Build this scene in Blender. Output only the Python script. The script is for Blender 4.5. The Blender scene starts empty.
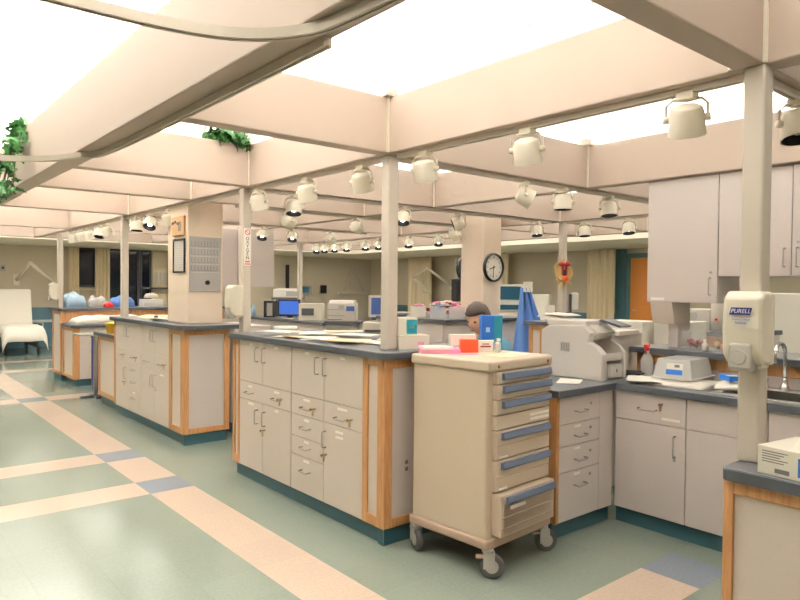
import bpy, bmesh, math, random
from mathutils import Vector, Matrix
random.seed(7)
C = bpy.context.scene.collection
PI = math.pi
sc = bpy.context.scene

# ------------------------------------------------------------------ materials
def lin(c):
    c /= 255.0
    return c / 12.92 if c <= .04045 else ((c + .055) / 1.055) ** 2.4
def rgb(r, g, b): return (lin(r), lin(g), lin(b), 1)
def mat(name, col, rough=.5, metal=0, emit=None, es=0, trans=0, coat=0, alpha=1, noise=0, nscale=30, bump=0, bscale=200):
    m = bpy.data.materials.new(name); m.use_nodes = True
    nt = m.node_tree; b = nt.nodes['Principled BSDF']
    b.inputs['Base Color'].default_value = col
    b.inputs['Roughness'].default_value = rough
    b.inputs['Metallic'].default_value = metal
    b.inputs['Transmission Weight'].default_value = trans
    b.inputs['Coat Weight'].default_value = coat
    b.inputs['Alpha'].default_value = alpha
    if emit:
        b.inputs['Emission Color'].default_value = emit; b.inputs['Emission Strength'].default_value = es
    if noise or bump:
        tc = nt.nodes.new('ShaderNodeTexCoord')
    if noise:
        n = nt.nodes.new('ShaderNodeTexNoise'); n.inputs['Scale'].default_value = nscale; n.inputs['Detail'].default_value = 4
        nt.links.new(tc.outputs['Object'], n.inputs['Vector'])
        mx = nt.nodes.new('ShaderNodeMix'); mx.data_type = 'RGBA'
        mx.inputs['A'].default_value = tuple(v * (1 - noise) for v in col[:3]) + (1,)
        mx.inputs['B'].default_value = tuple(min(1, v * (1 + noise)) for v in col[:3]) + (1,)
        nt.links.new(n.outputs['Fac'], mx.inputs['Factor']); nt.links.new(mx.outputs['Result'], b.inputs['Base Color'])
    if bump:
        n2 = nt.nodes.new('ShaderNodeTexNoise'); n2.inputs['Scale'].default_value = bscale
        nt.links.new(tc.outputs['Object'], n2.inputs['Vector'])
        bp = nt.nodes.new('ShaderNodeBump'); bp.inputs['Strength'].default_value = bump; bp.inputs['Distance'].default_value = .002
        nt.links.new(n2.outputs['Fac'], bp.inputs['Height']); nt.links.new(bp.outputs['Normal'], b.inputs['Normal'])
    return m

def oak_mat():
    m = mat('oak', rgb(190, 135, 78), .4)
    nt = m.node_tree; b = nt.nodes['Principled BSDF']
    tc = nt.nodes.new('ShaderNodeTexCoord'); mp = nt.nodes.new('ShaderNodeMapping')
    mp.inputs['Scale'].default_value = (22, 22, 1.6)
    n = nt.nodes.new('ShaderNodeTexNoise'); n.inputs['Scale'].default_value = 4; n.inputs['Detail'].default_value = 6
    r = nt.nodes.new('ShaderNodeValToRGB')
    r.color_ramp.elements[0].position = .3; r.color_ramp.elements[0].color = rgb(174, 122, 74)
    r.color_ramp.elements[1].position = .75; r.color_ramp.elements[1].color = rgb(206, 156, 106)
    nt.links.new(tc.outputs['Object'], mp.inputs['Vector']); nt.links.new(mp.outputs['Vector'], n.inputs['Vector'])
    nt.links.new(n.outputs['Fac'], r.inputs['Fac']); nt.links.new(r.outputs['Color'], b.inputs['Base Color'])
    return m

def math_node(nt, op, a, b=None, c=None):
    n = nt.nodes.new('ShaderNodeMath'); n.operation = op
    for i, v in enumerate((a, b, c)):
        if v is None: continue
        if isinstance(v, (int, float)): n.inputs[i].default_value = v
        else: nt.links.new(v, n.inputs[i])
    return n.outputs[0]

def floor_mat():
    m = mat('vinyl_floor', rgb(160, 172, 150), .22); m.node_tree.nodes['Principled BSDF'].inputs['Specular IOR Level'].default_value = .3
    nt = m.node_tree; b = nt.nodes['Principled BSDF']
    g = nt.nodes.new('ShaderNodeNewGeometry'); sp = nt.nodes.new('ShaderNodeSeparateXYZ')
    nt.links.new(g.outputs['Position'], sp.inputs[0]); X, Y = sp.outputs[0], sp.outputs[1]
    def inside(v, a, c):
        return math_node(nt, 'MULTIPLY', math_node(nt, 'GREATER_THAN', v, a), math_node(nt, 'LESS_THAN', v, c))
    def union(L):
        o = L[0]
        for k in L[1:]: o = math_node(nt, 'MAXIMUM', o, k)
        return o
    xs = union([inside(X, 1.60, 1.91), math_node(nt, 'MULTIPLY', inside(X, 3.16, 3.48), inside(Y, 1.50, 1.81))])
    right = math_node(nt, 'GREATER_THAN', X, 1.91); left = math_node(nt, 'LESS_THAN', X, 1.6)
    rows_both = union([math_node(nt, 'MULTIPLY', inside(Y, 1.50, 1.81), math_node(nt, 'LESS_THAN', X, 3.48)), inside(Y, 9.05, 9.38), inside(Y, 12.2, 12.52), inside(Y, 13.7, 14.0)])
    rows_left = math_node(nt, 'MULTIPLY', union([inside(Y, 4.59, 4.92), inside(Y, 5.62, 5.95)]), math_node(nt, 'LESS_THAN', X, 1.91))
    ys = math_node(nt, 'MAXIMUM', rows_both, rows_left)
    blue = math_node(nt, 'MULTIPLY', xs, ys)
    cream = math_node(nt, 'MAXIMUM', xs, ys)
    # speckle of the vinyl tiles + tile to tile variation
    n = nt.nodes.new('ShaderNodeTexNoise'); n.inputs['Scale'].default_value = 60; n.inputs['Detail'].default_value = 5
    nt.links.new(g.outputs['Position'], n.inputs['Vector'])
    n2 = nt.nodes.new('ShaderNodeTexNoise'); n2.inputs['Scale'].default_value = 1.3; n2.inputs['Detail'].default_value = 3
    nt.links.new(g.outputs['Position'], n2.inputs['Vector'])
    br = nt.nodes.new('ShaderNodeTexBrick'); br.offset = 0; br.inputs['Scale'].default_value = 1
    br.inputs['Brick Width'].default_value = .31; br.inputs['Row Height'].default_value = .31; br.inputs['Mortar Size'].default_value = .0012
    br.inputs['Color1'].default_value = (1, 1, 1, 1); br.inputs['Color2'].default_value = (.95, .95, .95, 1); br.inputs['Mortar'].default_value = (.86, .86, .86, 1)
    mp = nt.nodes.new('ShaderNodeMapping'); mp.inputs['Location'].default_value = (-.05, -.26, 0)
    nt.links.new(g.outputs['Position'], mp.inputs['Vector']); nt.links.new(mp.outputs['Vector'], br.inputs['Vector'])
    def mixc(f, a, c):
        mx = nt.nodes.new('ShaderNodeMix'); mx.data_type = 'RGBA'
        nt.links.new(f, mx.inputs['Factor'])
        for s, v in (('A', a), ('B', c)):
            if isinstance(v, tuple): mx.inputs[s].default_value = v
            else: nt.links.new(v, mx.inputs[s])
        return mx
    c1 = mixc(cream, FLOOR_G, FLOOR_C).outputs['Result']
    c2 = mixc(blue, c1, FLOOR_B).outputs['Result']
    mul = nt.nodes.new('ShaderNodeMix'); mul.data_type = 'RGBA'; mul.blend_type = 'MULTIPLY'; mul.inputs['Factor'].default_value = 1
    nt.links.new(c2, mul.inputs['A']); nt.links.new(br.outputs['Color'], mul.inputs['B'])
    v = math_node(nt, 'MULTIPLY_ADD', n.outputs['Fac'], .30, .85)
    hv = nt.nodes.new('ShaderNodeHueSaturation'); nt.links.new(mul.outputs['Result'], hv.inputs['Color']); nt.links.new(v, hv.inputs['Value'])
    nt.links.new(hv.outputs['Color'], b.inputs['Base Color'])
    rr = math_node(nt, 'MULTIPLY_ADD', n2.outputs['Fac'], .2, .06)
    nt.links.new(rr, b.inputs['Roughness'])
    n3 = nt.nodes.new('ShaderNodeTexNoise'); n3.inputs['Scale'].default_value = 9; n3.inputs['Detail'].default_value = 3
    nt.links.new(g.outputs['Position'], n3.inputs['Vector'])
    bp = nt.nodes.new('ShaderNodeBump'); bp.inputs['Strength'].default_value = .18; bp.inputs['Distance'].default_value = .004
    nt.links.new(n3.outputs['Fac'], bp.inputs['Height']); nt.links.new(bp.outputs['Normal'], b.inputs['Normal'])
    return m
FLOOR_G = rgb(126, 135, 123); FLOOR_C = rgb(200, 180, 162); FLOOR_B = rgb(124, 132, 142)

def ceiling_mat():
    m = mat('ceiling_tile', rgb(240, 238, 232), .9)
    nt = m.node_tree; b = nt.nodes['Principled BSDF']
    g = nt.nodes.new('ShaderNodeNewGeometry')
    br = nt.nodes.new('ShaderNodeTexBrick'); br.offset = 0; br.inputs['Scale'].default_value = 1
    br.inputs['Brick Width'].default_value = .61; br.inputs['Row Height'].default_value = .61; br.inputs['Mortar Size'].default_value = .005
    br.inputs['Color1'].default_value = rgb(240, 238, 232); br.inputs['Color2'].default_value = rgb(236, 234, 228); br.inputs['Mortar'].default_value = rgb(96, 90, 80)
    mp = nt.nodes.new('ShaderNodeMapping'); mp.inputs['Location'].default_value = (.25, .25, 0)
    nt.links.new(g.outputs['Position'], mp.inputs['Vector']); nt.links.new(mp.outputs['Vector'], br.inputs['Vector'])
    nt.links.new(br.outputs['Color'], b.inputs['Base Color'])
    return m

M = dict(
    oak=oak_mat(), floor=floor_mat(), ceil=ceiling_mat(),
    lam=mat('warm_grey_laminate', rgb(212, 200, 188), .42, noise=.03, nscale=80),
    lam2=mat('cool_grey_laminate', rgb(212, 202, 197), .42, noise=.03, nscale=80),
    carc=mat('carcass_shadow', rgb(120, 112, 104), .6),
    top=mat('slate_worktop', rgb(92, 96, 100), .28, noise=.14, nscale=160),
    edge=mat('worktop_edge', rgb(72, 76, 82), .35),
    plinth=mat('teal_vinyl_base', rgb(54, 92, 102), .35),
    column=mat('column_lit_paint', rgb(240, 222, 202), .6, noise=.015, nscale=6),  # paler than the beams: uplight on the columns is put into this colour
    beam=mat('beige_painted_beam', rgb(177, 160, 145), .6, noise=.015, nscale=6),
    post=mat('post_paint', rgb(196, 186, 172), .45),
    wall=mat('cream_wall_paint', rgb(206, 194, 172), .75, noise=.02, nscale=5),
    wains=mat('teal_wainscot', rgb(82, 118, 132), .5),
    rail=mat('chair_rail', rgb(190, 200, 200), .5),
    soffit=mat('soffit_paint', rgb(236, 226, 206), .7),
    steel=mat('brushed_steel', rgb(190, 188, 182), .28, 1),
    chrome=mat('chrome', rgb(215, 215, 215), .1, 1),
    dsteel=mat('dark_handle', rgb(172, 168, 162), .35, .15),
    brass=mat('brass_key', rgb(176, 146, 92), .35, .9),
    white=mat('white_enamel', rgb(236, 232, 222), .4),
    ivory=mat('ivory_plastic', rgb(226, 218, 200), .4),
    greyp=mat('grey_plastic', rgb(176, 172, 164), .45),
    lgrey=mat('light_grey_plastic', rgb(210, 204, 196), .45),
    dgrey=mat('dark_grey_plastic', rgb(70, 72, 76), .45),
    black=mat('black_plastic', rgb(24, 24, 26), .4),
    rubber=mat('caster_rubber', rgb(84, 82, 80), .6),
    cart=mat('beige_cart_plastic', rgb(203, 186, 164), .45, noise=.02, nscale=50),
    cartd=mat('beige_cart_base', rgb(176, 152, 132), .5),
    blueh=mat('slate_blue_pull', rgb(100, 112, 134), .4),
    trackm=mat('track_enamel', rgb(206, 196, 182), .45),
    alum=mat('aluminium_rail', rgb(186, 176, 160), .4, .35),
    spot=mat('spotlight_enamel', rgb(232, 224, 206), .38),
    lamp=mat('lamp_lens', rgb(255, 250, 240), .3, emit=(1, .93, .82, 1), es=9),
    paper=mat('paper', rgb(244, 240, 230), .8),
    cream=mat('cream_paper', rgb(238, 222, 186), .8),
    manila=mat('manila_paper', rgb(226, 190, 150), .8),
    pink=mat('pink_paper', rgb(240, 158, 190), .7),
    orange=mat('orange_card', rgb(238, 84, 44), .5),
    teal=mat('teal_print', rgb(28, 132, 146), .5),
    blue=mat('blue_print', rgb(36, 104, 190), .4),
    navy=mat('navy_print', rgb(38, 46, 120), .4),
    red=mat('red_plastic', rgb(206, 40, 40), .4),
    yellow=mat('yellow_plastic', rgb(240, 190, 40), .45),
    linen=mat('white_linen', rgb(240, 234, 222), .9, bump=.3, bscale=40),
    bluecl=mat('blue_cloth', rgb(100, 140, 205), .9, bump=.3, bscale=40),
    pbag=mat('pale_blue_plastic', rgb(176, 204, 226), .35),
    curt=mat('cream_curtain', rgb(230, 214, 184), .9),
    leaf=mat('ivy_leaf', rgb(52, 104, 46), .5, noise=.35, nscale=14),
    stem=mat('ivy_stem', rgb(90, 84, 50), .7),
    darkw=mat('night_window', rgb(20, 26, 40), .08),
    frame=mat('dark_window_frame', rgb(66, 66, 70), .5),
    doorw=mat('orange_oak_door', rgb(222, 140, 62), .4, noise=.08, nscale=20),
    doorf=mat('teal_door_frame', rgb(84, 124, 132), .5),
    screen=mat('blue_screen', rgb(20, 40, 90), .2, emit=rgb(70, 120, 220), es=.9),
    screend=mat('dim_screen', rgb(52, 70, 112), .2, emit=rgb(60, 84, 140), es=.35),
    tealscr=mat('teal_screen', rgb(10, 30, 40), .2, emit=rgb(40, 110, 130), es=.4),
    clear=mat('frosted_plastic', rgb(242, 242, 240), .35, alpha=.55),
    clear2=mat('clear_tub_plastic', rgb(225, 228, 228), .15, alpha=.14),
    skin=mat('skin', rgb(228, 180, 152), .55),
    hair=mat('brown_hair', rgb(58, 44, 34), .6, bump=.6, bscale=90),
    scrub=mat('teal_scrubs', rgb(70, 120, 140), .85),
    eye=mat('eye_dark', rgb(40, 30, 26), .3),
    boardg=mat('grey_notice_board', rgb(158, 154, 150), .6),
    mark=mat('grey_print', rgb(112, 108, 106), .7),
    lmark=mat('pale_print', rgb(196, 190, 182), .7),
    tan=mat('tan_board', rgb(188, 150, 108), .7),
    gunk=mat('printed_carton', rgb(228, 222, 206), .6),
    wine=mat('dark_red_contents', rgb(150, 30, 40), .5),
    straw=mat('straw', rgb(206, 170, 110), .9),
)

# ------------------------------------------------------------------ mesh builder
class MB:
    def __init__(s): s.bm = bmesh.new()
    def box(s, x0, x1, y0, y1, z0, z1, mi=0, R=None):
        vs = [s.bm.verts.new(v) for v in ((x0,y0,z0),(x1,y0,z0),(x1,y1,z0),(x0,y1,z0),(x0,y0,z1),(x1,y0,z1),(x1,y1,z1),(x0,y1,z1))]
        if R is not None:
            for v in vs: v.co = R @ v.co
        for f in ((3,2,1,0),(4,5,6,7),(0,1,5,4),(1,2,6,5),(2,3,7,6),(3,0,4,7)):
            s.bm.faces.new([vs[i] for i in f]).material_index = mi
        return s
    def prism(s, poly, axis, a, b, mi=0):
        # poly is a CCW list of 2-D points in the two remaining axes
        def pt(p, h):
            return {'x': (h, p[0], p[1]), 'y': (p[0], h, p[1]), 'z': (p[0], p[1], h)}[axis]
        A = [s.bm.verts.new(pt(p, a)) for p in poly]; B = [s.bm.verts.new(pt(p, b)) for p in poly]
        n = len(poly)
        fs = [s.bm.faces.new(A), s.bm.faces.new(B)]
        for i in range(n): fs.append(s.bm.faces.new((A[i], A[(i+1) % n], B[(i+1) % n], B[i])))
        for f in fs: f.material_index = mi
        return s
    def cyl(s, p0, p1, r0, r1=None, n=16, cap=True, mi=0):
        r1 = r0 if r1 is None else r1
        p0, p1 = Vector(p0), Vector(p1); d = (p1 - p0).normalized()
        u = d.orthogonal().normalized(); w = d.cross(u)
        A, B = [], []
        for i in range(n):
            t = 2 * PI * i / n; o = u * math.cos(t) + w * math.sin(t)
            A.append(s.bm.verts.new(p0 + o * r0)); B.append(s.bm.verts.new(p1 + o * r1))
        fs = [s.bm.faces.new((A[i], A[(i+1) % n], B[(i+1) % n], B[i])) for i in range(n)]
        if cap: fs += [s.bm.faces.new(A), s.bm.faces.new(B)]
        for f in fs: f.material_index = mi
        return s
    def lathe(s, prof, c=(0,0,0), ax=(0,0,1), n=20, mi=0, cap=True):
        ax = Vector(ax).normalized(); u = ax.orthogonal().normalized(); w = ax.cross(u); c = Vector(c)
        rings = []
        for r, h in prof:
            rings.append([s.bm.verts.new(c + ax * h + (u * math.cos(2*PI*i/n) + w * math.sin(2*PI*i/n)) * max(r, 1e-4)) for i in range(n)])
        fs = []
        for a, b in zip(rings, rings[1:]):
            for i in range(n): fs.append(s.bm.faces.new((a[i], a[(i+1) % n], b[(i+1) % n], b[i])))
        if cap: fs.append(s.bm.faces.new(rings[0])); fs.append(s.bm.faces.new(rings[-1]))
        for f in fs: f.material_index = mi
        return s
    def sweep(s, pts, prof, closed=False):
        # prof: list of 2-D offsets (side, up)
        pts = [Vector(p) for p in pts]; rings = []
        N = len(pts)
        for i, p in enumerate(pts):
            a = pts[max(i-1, 0)]; b = pts[min(i+1, N-1)]
            d = (b - a).normalized()
            up = Vector((0,0,1)) if abs(d.z) < .95 else Vector((1,0,0))
            sd = d.cross(up).normalized(); u2 = sd.cross(d)
            rings.append([s.bm.verts.new(p + sd * q[0] + u2 * q[1]) for q in prof])
        n = len(prof)
        for a, b in zip(rings, rings[1:]):
            for i in range(n): s.bm.faces.new((a[i], a[(i+1) % n], b[(i+1) % n], b[i]))
        s.bm.faces.new(rings[0]); s.bm.faces.new(rings[-1])
        return s
    def tube(s, pts, r, n=8):
        return s.sweep(pts, [(r*math.cos(2*PI*i/n), r*math.sin(2*PI*i/n)) for i in range(n)])
    def ball(s, c, r, n=12, mi=0):
        rx, ry, rz = (r, r, r) if isinstance(r, (int, float)) else r
        m = bmesh.ops.create_uvsphere(s.bm, u_segments=n, v_segments=max(6, n // 2 + 2), radius=1)
        for v in m['verts']: v.co = Vector((v.co.x*rx + c[0], v.co.y*ry + c[1], v.co.z*rz + c[2]))
        for v in m['verts']:
            for f in v.link_faces: f.material_index = mi
        return s
    def grid(s, f, nu, nv, thick=0):
        V = [[s.bm.verts.new(f(i/nu, j/nv)) for j in range(nv+1)] for i in range(nu+1)]
        for i in range(nu):
            for j in range(nv): s.bm.faces.new((V[i][j], V[i+1][j], V[i+1][j+1], V[i][j+1]))
        return s
    def build(s, name, m, parent=None, bevel=0, smooth=False, solid=0, sub=0, seg=2):
        bmesh.ops.recalc_face_normals(s.bm, faces=s.bm.faces)
        me = bpy.data.meshes.new(name); s.bm.to_mesh(me); s.bm.free()
        for k in (m if isinstance(m, (list, tuple)) else [m]): me.materials.append(M[k])
        if smooth:
            for p in me.polygons: p.use_smooth = True
        o = bpy.data.objects.new(name, me); C.objects.link(o)
        if parent is not None: o.parent = parent
        if solid:
            md = o.modifiers.new('solid', 'SOLIDIFY'); md.thickness = solid; md.offset = 0
        if sub:
            md = o.modifiers.new('sub', 'SUBSURF'); md.levels = sub; md.render_levels = sub
        if bevel:
            md = o.modifiers.new('bevel', 'BEVEL'); md.width = bevel; md.segments = seg; md.limit_method = 'ANGLE'; md.angle_limit = math.radians(40)
            if smooth: md.harden_normals = False
        return o

def thing(name, label, cat, loc=(0,0,0), rot=0, group=None):
    o = bpy.data.objects.new(name, None); C.objects.link(o); o.empty_display_size = .05
    o.location = loc; o.rotation_euler = (0, 0, rot) if isinstance(rot, (int, float)) else rot
    o['label'] = label; o['category'] = cat
    if group: o['group'] = group
    return o
def tag(o, label, cat, group=None, kind=None):
    o['label'] = label; o['category'] = cat
    if group: o['group'] = group
    if kind: o['kind'] = kind
    return o
def struct(o, label, cat):
    o['kind'] = 'structure'; o['label'] = label; o['category'] = cat
    return o
def place(o, loc, rot=0):
    o.location = loc; o.rotation_euler = (0, 0, rot) if isinstance(rot, (int, float)) else rot
    return o
def copy_tree(o, parent=None):
    c = o.copy(); C.objects.link(c); c.parent = parent
    for ch in list(o.children): copy_tree(ch, c)
    return c
ORD = ['first', 'second', 'third', 'fourth', 'fifth', 'sixth', 'seventh', 'eighth', 'ninth', 'tenth', 'eleventh', 'twelfth', 'thirteenth', 'fourteenth']
def text(name, s, size, m, parent, loc, rot, ext=.0004, align='CENTER', shear=0):
    cu = bpy.data.curves.new(name, 'FONT'); cu.body = s; cu.size = size; cu.align_x = align; cu.align_y = 'CENTER'; cu.extrude = ext; cu.shear = shear
    cu.materials.append(M[m]); tmp = bpy.data.objects.new('tmp', cu); C.objects.link(tmp); bpy.context.view_layer.update()
    me = bpy.data.meshes.new_from_object(tmp.evaluated_get(bpy.context.evaluated_depsgraph_get())); bpy.data.objects.remove(tmp)
    o = bpy.data.objects.new(name, me); C.objects.link(o)
    o.parent = parent; o.location = loc; o.rotation_euler = rot
    return o
FACE_X = -PI/2        # a thing modelled facing -y turned so it faces -x

# ------------------------------------------------------------------ room shell
Lw, Rw, CZ = 16.8, 12.8, 3.15
struct(MB().box(-4.5, Rw+.1, -3.5, Lw+.1, -.1, 0).build('floor', 'floor'), 'green vinyl tile floor with cream stripes and blue squares', 'floor')
struct(MB().box(-4.5, Rw+.1, -3.5, Lw+.1, CZ, CZ+.1).build('ceiling', 'ceil'), 'white tiled ceiling above the beam lattice', 'ceiling')
struct(MB().box(-4.5, Rw+.1, Lw, Lw+.1, 0, CZ).build('wall_back', 'wall'), 'cream wall with windows behind the far beds', 'wall')
struct(MB().box(Rw, Rw+.1, -3.5, Lw, 0, CZ).build('wall_right', 'wall'), 'cream wall of the patient bays on the far side', 'wall')
struct(MB().box(-4.5, -4.4, -3.5, Lw, 0, CZ).build('wall_left', 'wall'), 'cream wall along the open aisle', 'wall')
struct(MB().box(-4.4, Rw, -3.5, -3.4, 0, CZ).build('wall_front', 'wall'), 'cream wall at the near end of the ward', 'wall')
b = MB().box(-4.4, Rw, 14.2, Lw, 2.3, 2.36).box(-4.4, Rw, 14.2, 14.28, 2.36, 2.62)
struct(b.build('ceiling_soffit_back', 'soffit'), 'lowered cream soffit over the far beds', 'soffit')
b = MB().box(10.2, Rw, -3.4, 14.2, 2.3, 2.36).box(10.2, 10.28, -3.4, 14.2, 2.36, 2.62)
struct(b.build('ceiling_soffit_right', 'soffit'), 'lowered cream soffit over the side patient bays', 'soffit')
struct(MB().box(-4.4, 4.05, Lw-.02, Lw, .0, .9).build('baseboard_back', 'wains', bevel=.004), 'teal wainscot under the cream far wall', 'wainscot')
struct(MB().box(-4.4, 4.05, Lw-.04, Lw-.02, .56, .62).build('trim_1', 'rail', bevel=.004), 'pale bumper rail across the teal wainscot', 'rail')
struct(MB().box(Rw-.02, Rw, -3.4, 16.7, .0, .9).build('baseboard_right', 'wains', bevel=.004), 'teal wainscot of the side bays', 'wainscot')

# dark windows and glazed openings in the far wall
def win(i, x0, x1, z0, z1, label):
    t = thing('window_%d' % i, label, 'window', (0, 0, 0)); t['kind'] = 'structure'
    y = Lw
    m = MB().box(x0-.05, x1+.05, y-.05, y, z0-.05, z0).box(x0-.05, x1+.05, y-.05, y, z1, z1+.05).box(x0-.05, x0, y-.05, y, z0, z1).box(x1, x1+.05, y-.05, y, z0, z1)
    m.build('window_frame', 'frame', t)
    MB().box(x0, x1, y-.02, y, z0, z1).build('window_pane', 'darkw', t)
win(1, 4.12, 4.5, 1.42, 2.24, 'dark window between the cream curtains of the far wall')
win(2, 4.86, 5.5, .9, 2.24, 'tall dark glazed opening right of the curtains')
win(3, 5.62, 5.8, .9, 2.24, 'narrow dark window strip beside the glazed opening')

# ------------------------------------------------------------------ lattice of beams, posts, uplights
BB, BT = 2.2, 2.51
bx = [1.07, 2.39, 4.30, 6.24, 8.1]
by = [.98, 2.97, 4.66, 5.75, 7.45, 10.0, 12.2]
for i, x in enumerate(bx):
    w = .065 if i == 0 else .05
    struct(MB().box(x-w, x+w, -1.2, 12.25, BB, BT + (.09 if i == 0 else 0)).build('beam', 'beam', bevel=.006), 'beige deep beam running down the ward, %s line from the open aisle' % ORD[i], 'beam')
for i, y in enumerate(by):
    struct(MB().box(1.06, 8.15, y-.05, y+.05, BB+.001, BT+.001).build('beam', 'beam', bevel=.006), 'beige deep beam crossing the ward, %s row from the front' % ORD[i], 'beam')
for i, x in list(enumerate(bx))[1:]:
    for j, y in enumerate(by[:5]):
        m = MB().box(x-.09, x+.09, y-.09, y+.09, BT, BT+.02).box(x-.03, x+.03, y-.03, y+.03, BT+.02, BT+.07)
        br_ = m.build('beam_bracket', 'trackm', bevel=.004)
        for sx in (-1, 1):
            for sy in (-1, 1):
                ax, ay = x+sx*(.05 if i else .065), y+sy*.05
                MB().box(min(ax, ax+sx*.012), max(ax, ax+sx*.012), min(ay, ay+sy*.012), max(ay, ay+sy*.012), BB+.004, BT-.002).build('corner_bead', 'spot', br_)
        struct(br_, 'small pale bracket on the beam crossing %s along row %s' % (ORD[i], ORD[j]), 'bracket')
pr = .036
for i, (x, y, z0, lab) in enumerate([
    (2.368, .957, .868, 'slim beige post carrying the white hand sanitizer dispenser'),
    (2.40, 2.975, 1.085, 'slim beige post on the near corner of the counter behind the beige cart'),
    (2.385, 4.75, 0, 'slim beige post with the vertical oxygen warning strip'),
    (2.39, 7.70, 1.085, 'slim beige post on the far end of the second counter'),
    (2.44, 10.86, 1.085, 'slim beige post at the furthest counter beside a wall dispenser'),
    (6.28, 4.63, 1.085, 'slim beige post with the straw wreath'),
    (6.24, 10.29, .868, 'slim beige post beside the hanging cabinets')]):
    struct(MB().box(x-pr, x+pr, y-pr, y+pr, z0, BB).build('post', 'post', bevel=.008), lab, 'post')
struct(MB().box(2.41, 2.755, 5.95, 6.45, 1.085, CZ).build('pillar', 'column', bevel=.01), 'square cream column with the grey notice board', 'column')
struct(MB().box(5.79, 6.10, 5.4, 5.78, 1.085, CZ).build('pillar', 'column', bevel=.01), 'square cream column with the round wall clock', 'column')

# ------------------------------------------------------------------ track rails and spotlights
def rail_obj(p0, p1, lab):
    m = MB().sweep([p0, p1], [(-.018, -.012), (-.006, -.012), (-.006, -.004), (.006, -.004), (.006, -.012), (.018, -.012), (.018, .011), (-.018, .011)])
    return tag(m.build('track_rail', 'trackm'), lab, 'track rail', 'lighting track rails')
TZ = 2.188
rail_obj((2.405, 1.0, TZ), (2.405, 2.9, TZ), 'white lighting rail between the sanitizer post and the near counter post')
rail_obj((2.405, 3.02, TZ), (2.405, 4.7, TZ), 'white lighting rail above the near counter')
rail_obj((2.405, 4.8, TZ), (2.405, 10.15, TZ), 'white lighting rail above the second counter')
rail_obj((2.45, .985, TZ), (4.2, .985, TZ), 'white lighting rail right of the sanitizer post')
rail_obj((2.46, 2.985, TZ), (6.1, 2.985, TZ), 'white lighting rail on the crossbeam behind the printer')
rail_obj((2.46, 4.675, TZ), (6.1, 4.675, TZ), 'white lighting rail on the crossbeam of the oxygen post')
rail_obj((2.8, 5.765, TZ), (5.74, 5.765, TZ), 'white lighting rail on the crossbeam before the two columns')
rail_obj((6.25, 3.0, TZ), (6.25, 4.55, TZ), 'white lighting rail near the straw wreath post')
rail_obj((6.25, 6.3, TZ), (6.25, 9.95, TZ), 'white lighting rail with the dense far row of spotlights')
rail_obj((2.46, 7.465, TZ), (5.6, 7.465, TZ), 'white lighting rail on the crossbeam past the column board')

def make_spot(tilt, az, lit):
    """axis of the head leans by tilt from straight down towards azimuth az (world)"""
    t = thing('track_spotlight', '', 'spotlight')
    MB().box(-.022, .022, -.035, .035, -.03, -.0).build('adapter', 'spot', t, bevel=.004)
    d = Vector((math.sin(tilt)*math.cos(az), math.sin(tilt)*math.sin(az), -math.cos(tilt)))
    sd = Vector((-math.sin(az), math.cos(az), 0))
    piv = Vector((0, 0, -.098))
    y = MB()
    pts = [piv + sd*.072, piv + sd*.072 + Vector((0,0,.05)), piv + sd*.05 + Vector((0,0,.072)), Vector((0,0,-.032)), piv - sd*.05 + Vector((0,0,.072)), piv - sd*.072 + Vector((0,0,.05)), piv - sd*.072]
    y.tube(pts, .0062, 8)
    y.cyl(piv + sd*.06, piv + sd*.082, .014, n=10).cyl(piv - sd*.06, piv - sd*.082, .014, n=10)
    y.build('yoke', 'spot', t, smooth=True)
    h = MB().lathe([(.0, -.052), (.034, -.051), (.055, -.04), (.0625, -.018), (.064, .03), (.068, .062), (.063, .062), (.055, .02), (.0, .018)], piv, d, 24)
    ho = h.build('housing', 'spot', t, smooth=True, bevel=.002)
    MB().lathe([(.0, .0195), (.0545, .0195), (.0625, .0605), (.0595, .0605), (.05, .024), (.0, .024)], piv, d, 24).build('baffle', 'black', t)
    l = MB().lathe([(0, .025), (.018, .025), (.022, .032), (.016, .038), (0, .04)], piv, d, 16)
    lo = l.build('lamp', 'lamp' if lit else 'lgrey', t, smooth=True)
    return t
TOC = math.atan2(-.77, -.64)                     # towards the viewer side of the ward
def spots(lst, where, group):
    for k, (x, y, tilt, az, lit) in enumerate(lst):
        t = make_spot(math.radians(tilt), az, lit)
        t.location = (x, y, TZ-.004)
        t['label'] = 'white track spotlight, %s %s' % (ORD[k], where) if len(lst) > 1 else 'white track spotlight ' + where
        t['group'] = group
LEFT = math.atan2(.64, -.77); RIGHT = math.atan2(-.64, .77); AWAY = math.radians(22)
spots([(2.405, 1.225, 24, AWAY, 0), (2.405, 1.98, 22, AWAY, 0), (2.405, 2.685, 20, AWAY, 0)], 'from the sanitizer post along the rail to the next post', 'spotlights over the cart')
spots([(2.405, 3.255, 20, AWAY, 0), (2.405, 3.885, 20, AWAY, 0), (2.405, 4.575, 20, AWAY, 0)], 'from the front along the rail above the near counter', 'spotlights above the near counter')
spots([(2.405, 6.415, 20, AWAY, 0), (2.405, 6.915, 35, TOC, 1), (2.405, 7.33, 8, TOC, 0), (2.405, 8.39, 20, AWAY, 0), (2.405, 8.70, 20, TOC, 0), (2.405, 9.215, 20, AWAY, 0), (2.405, 9.6, 20, AWAY, 0), (2.405, 10.01, 20, AWAY, 0)], 'from the front along the rail above the second counter', 'spotlights above the second counter')
spots([(2.80, .985, 12, TOC, 0)], 'right of the sanitizer post', 'spotlight right of the sanitizer post')
spots([(3.60, 2.985, 62, RIGHT, 0), (4.04, 2.985, 2, TOC, 0), (4.64, 2.985, 10, TOC, 1)], 'from the near counter post along the crossbeam behind it', 'spotlights on the printer crossbeam')
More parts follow.
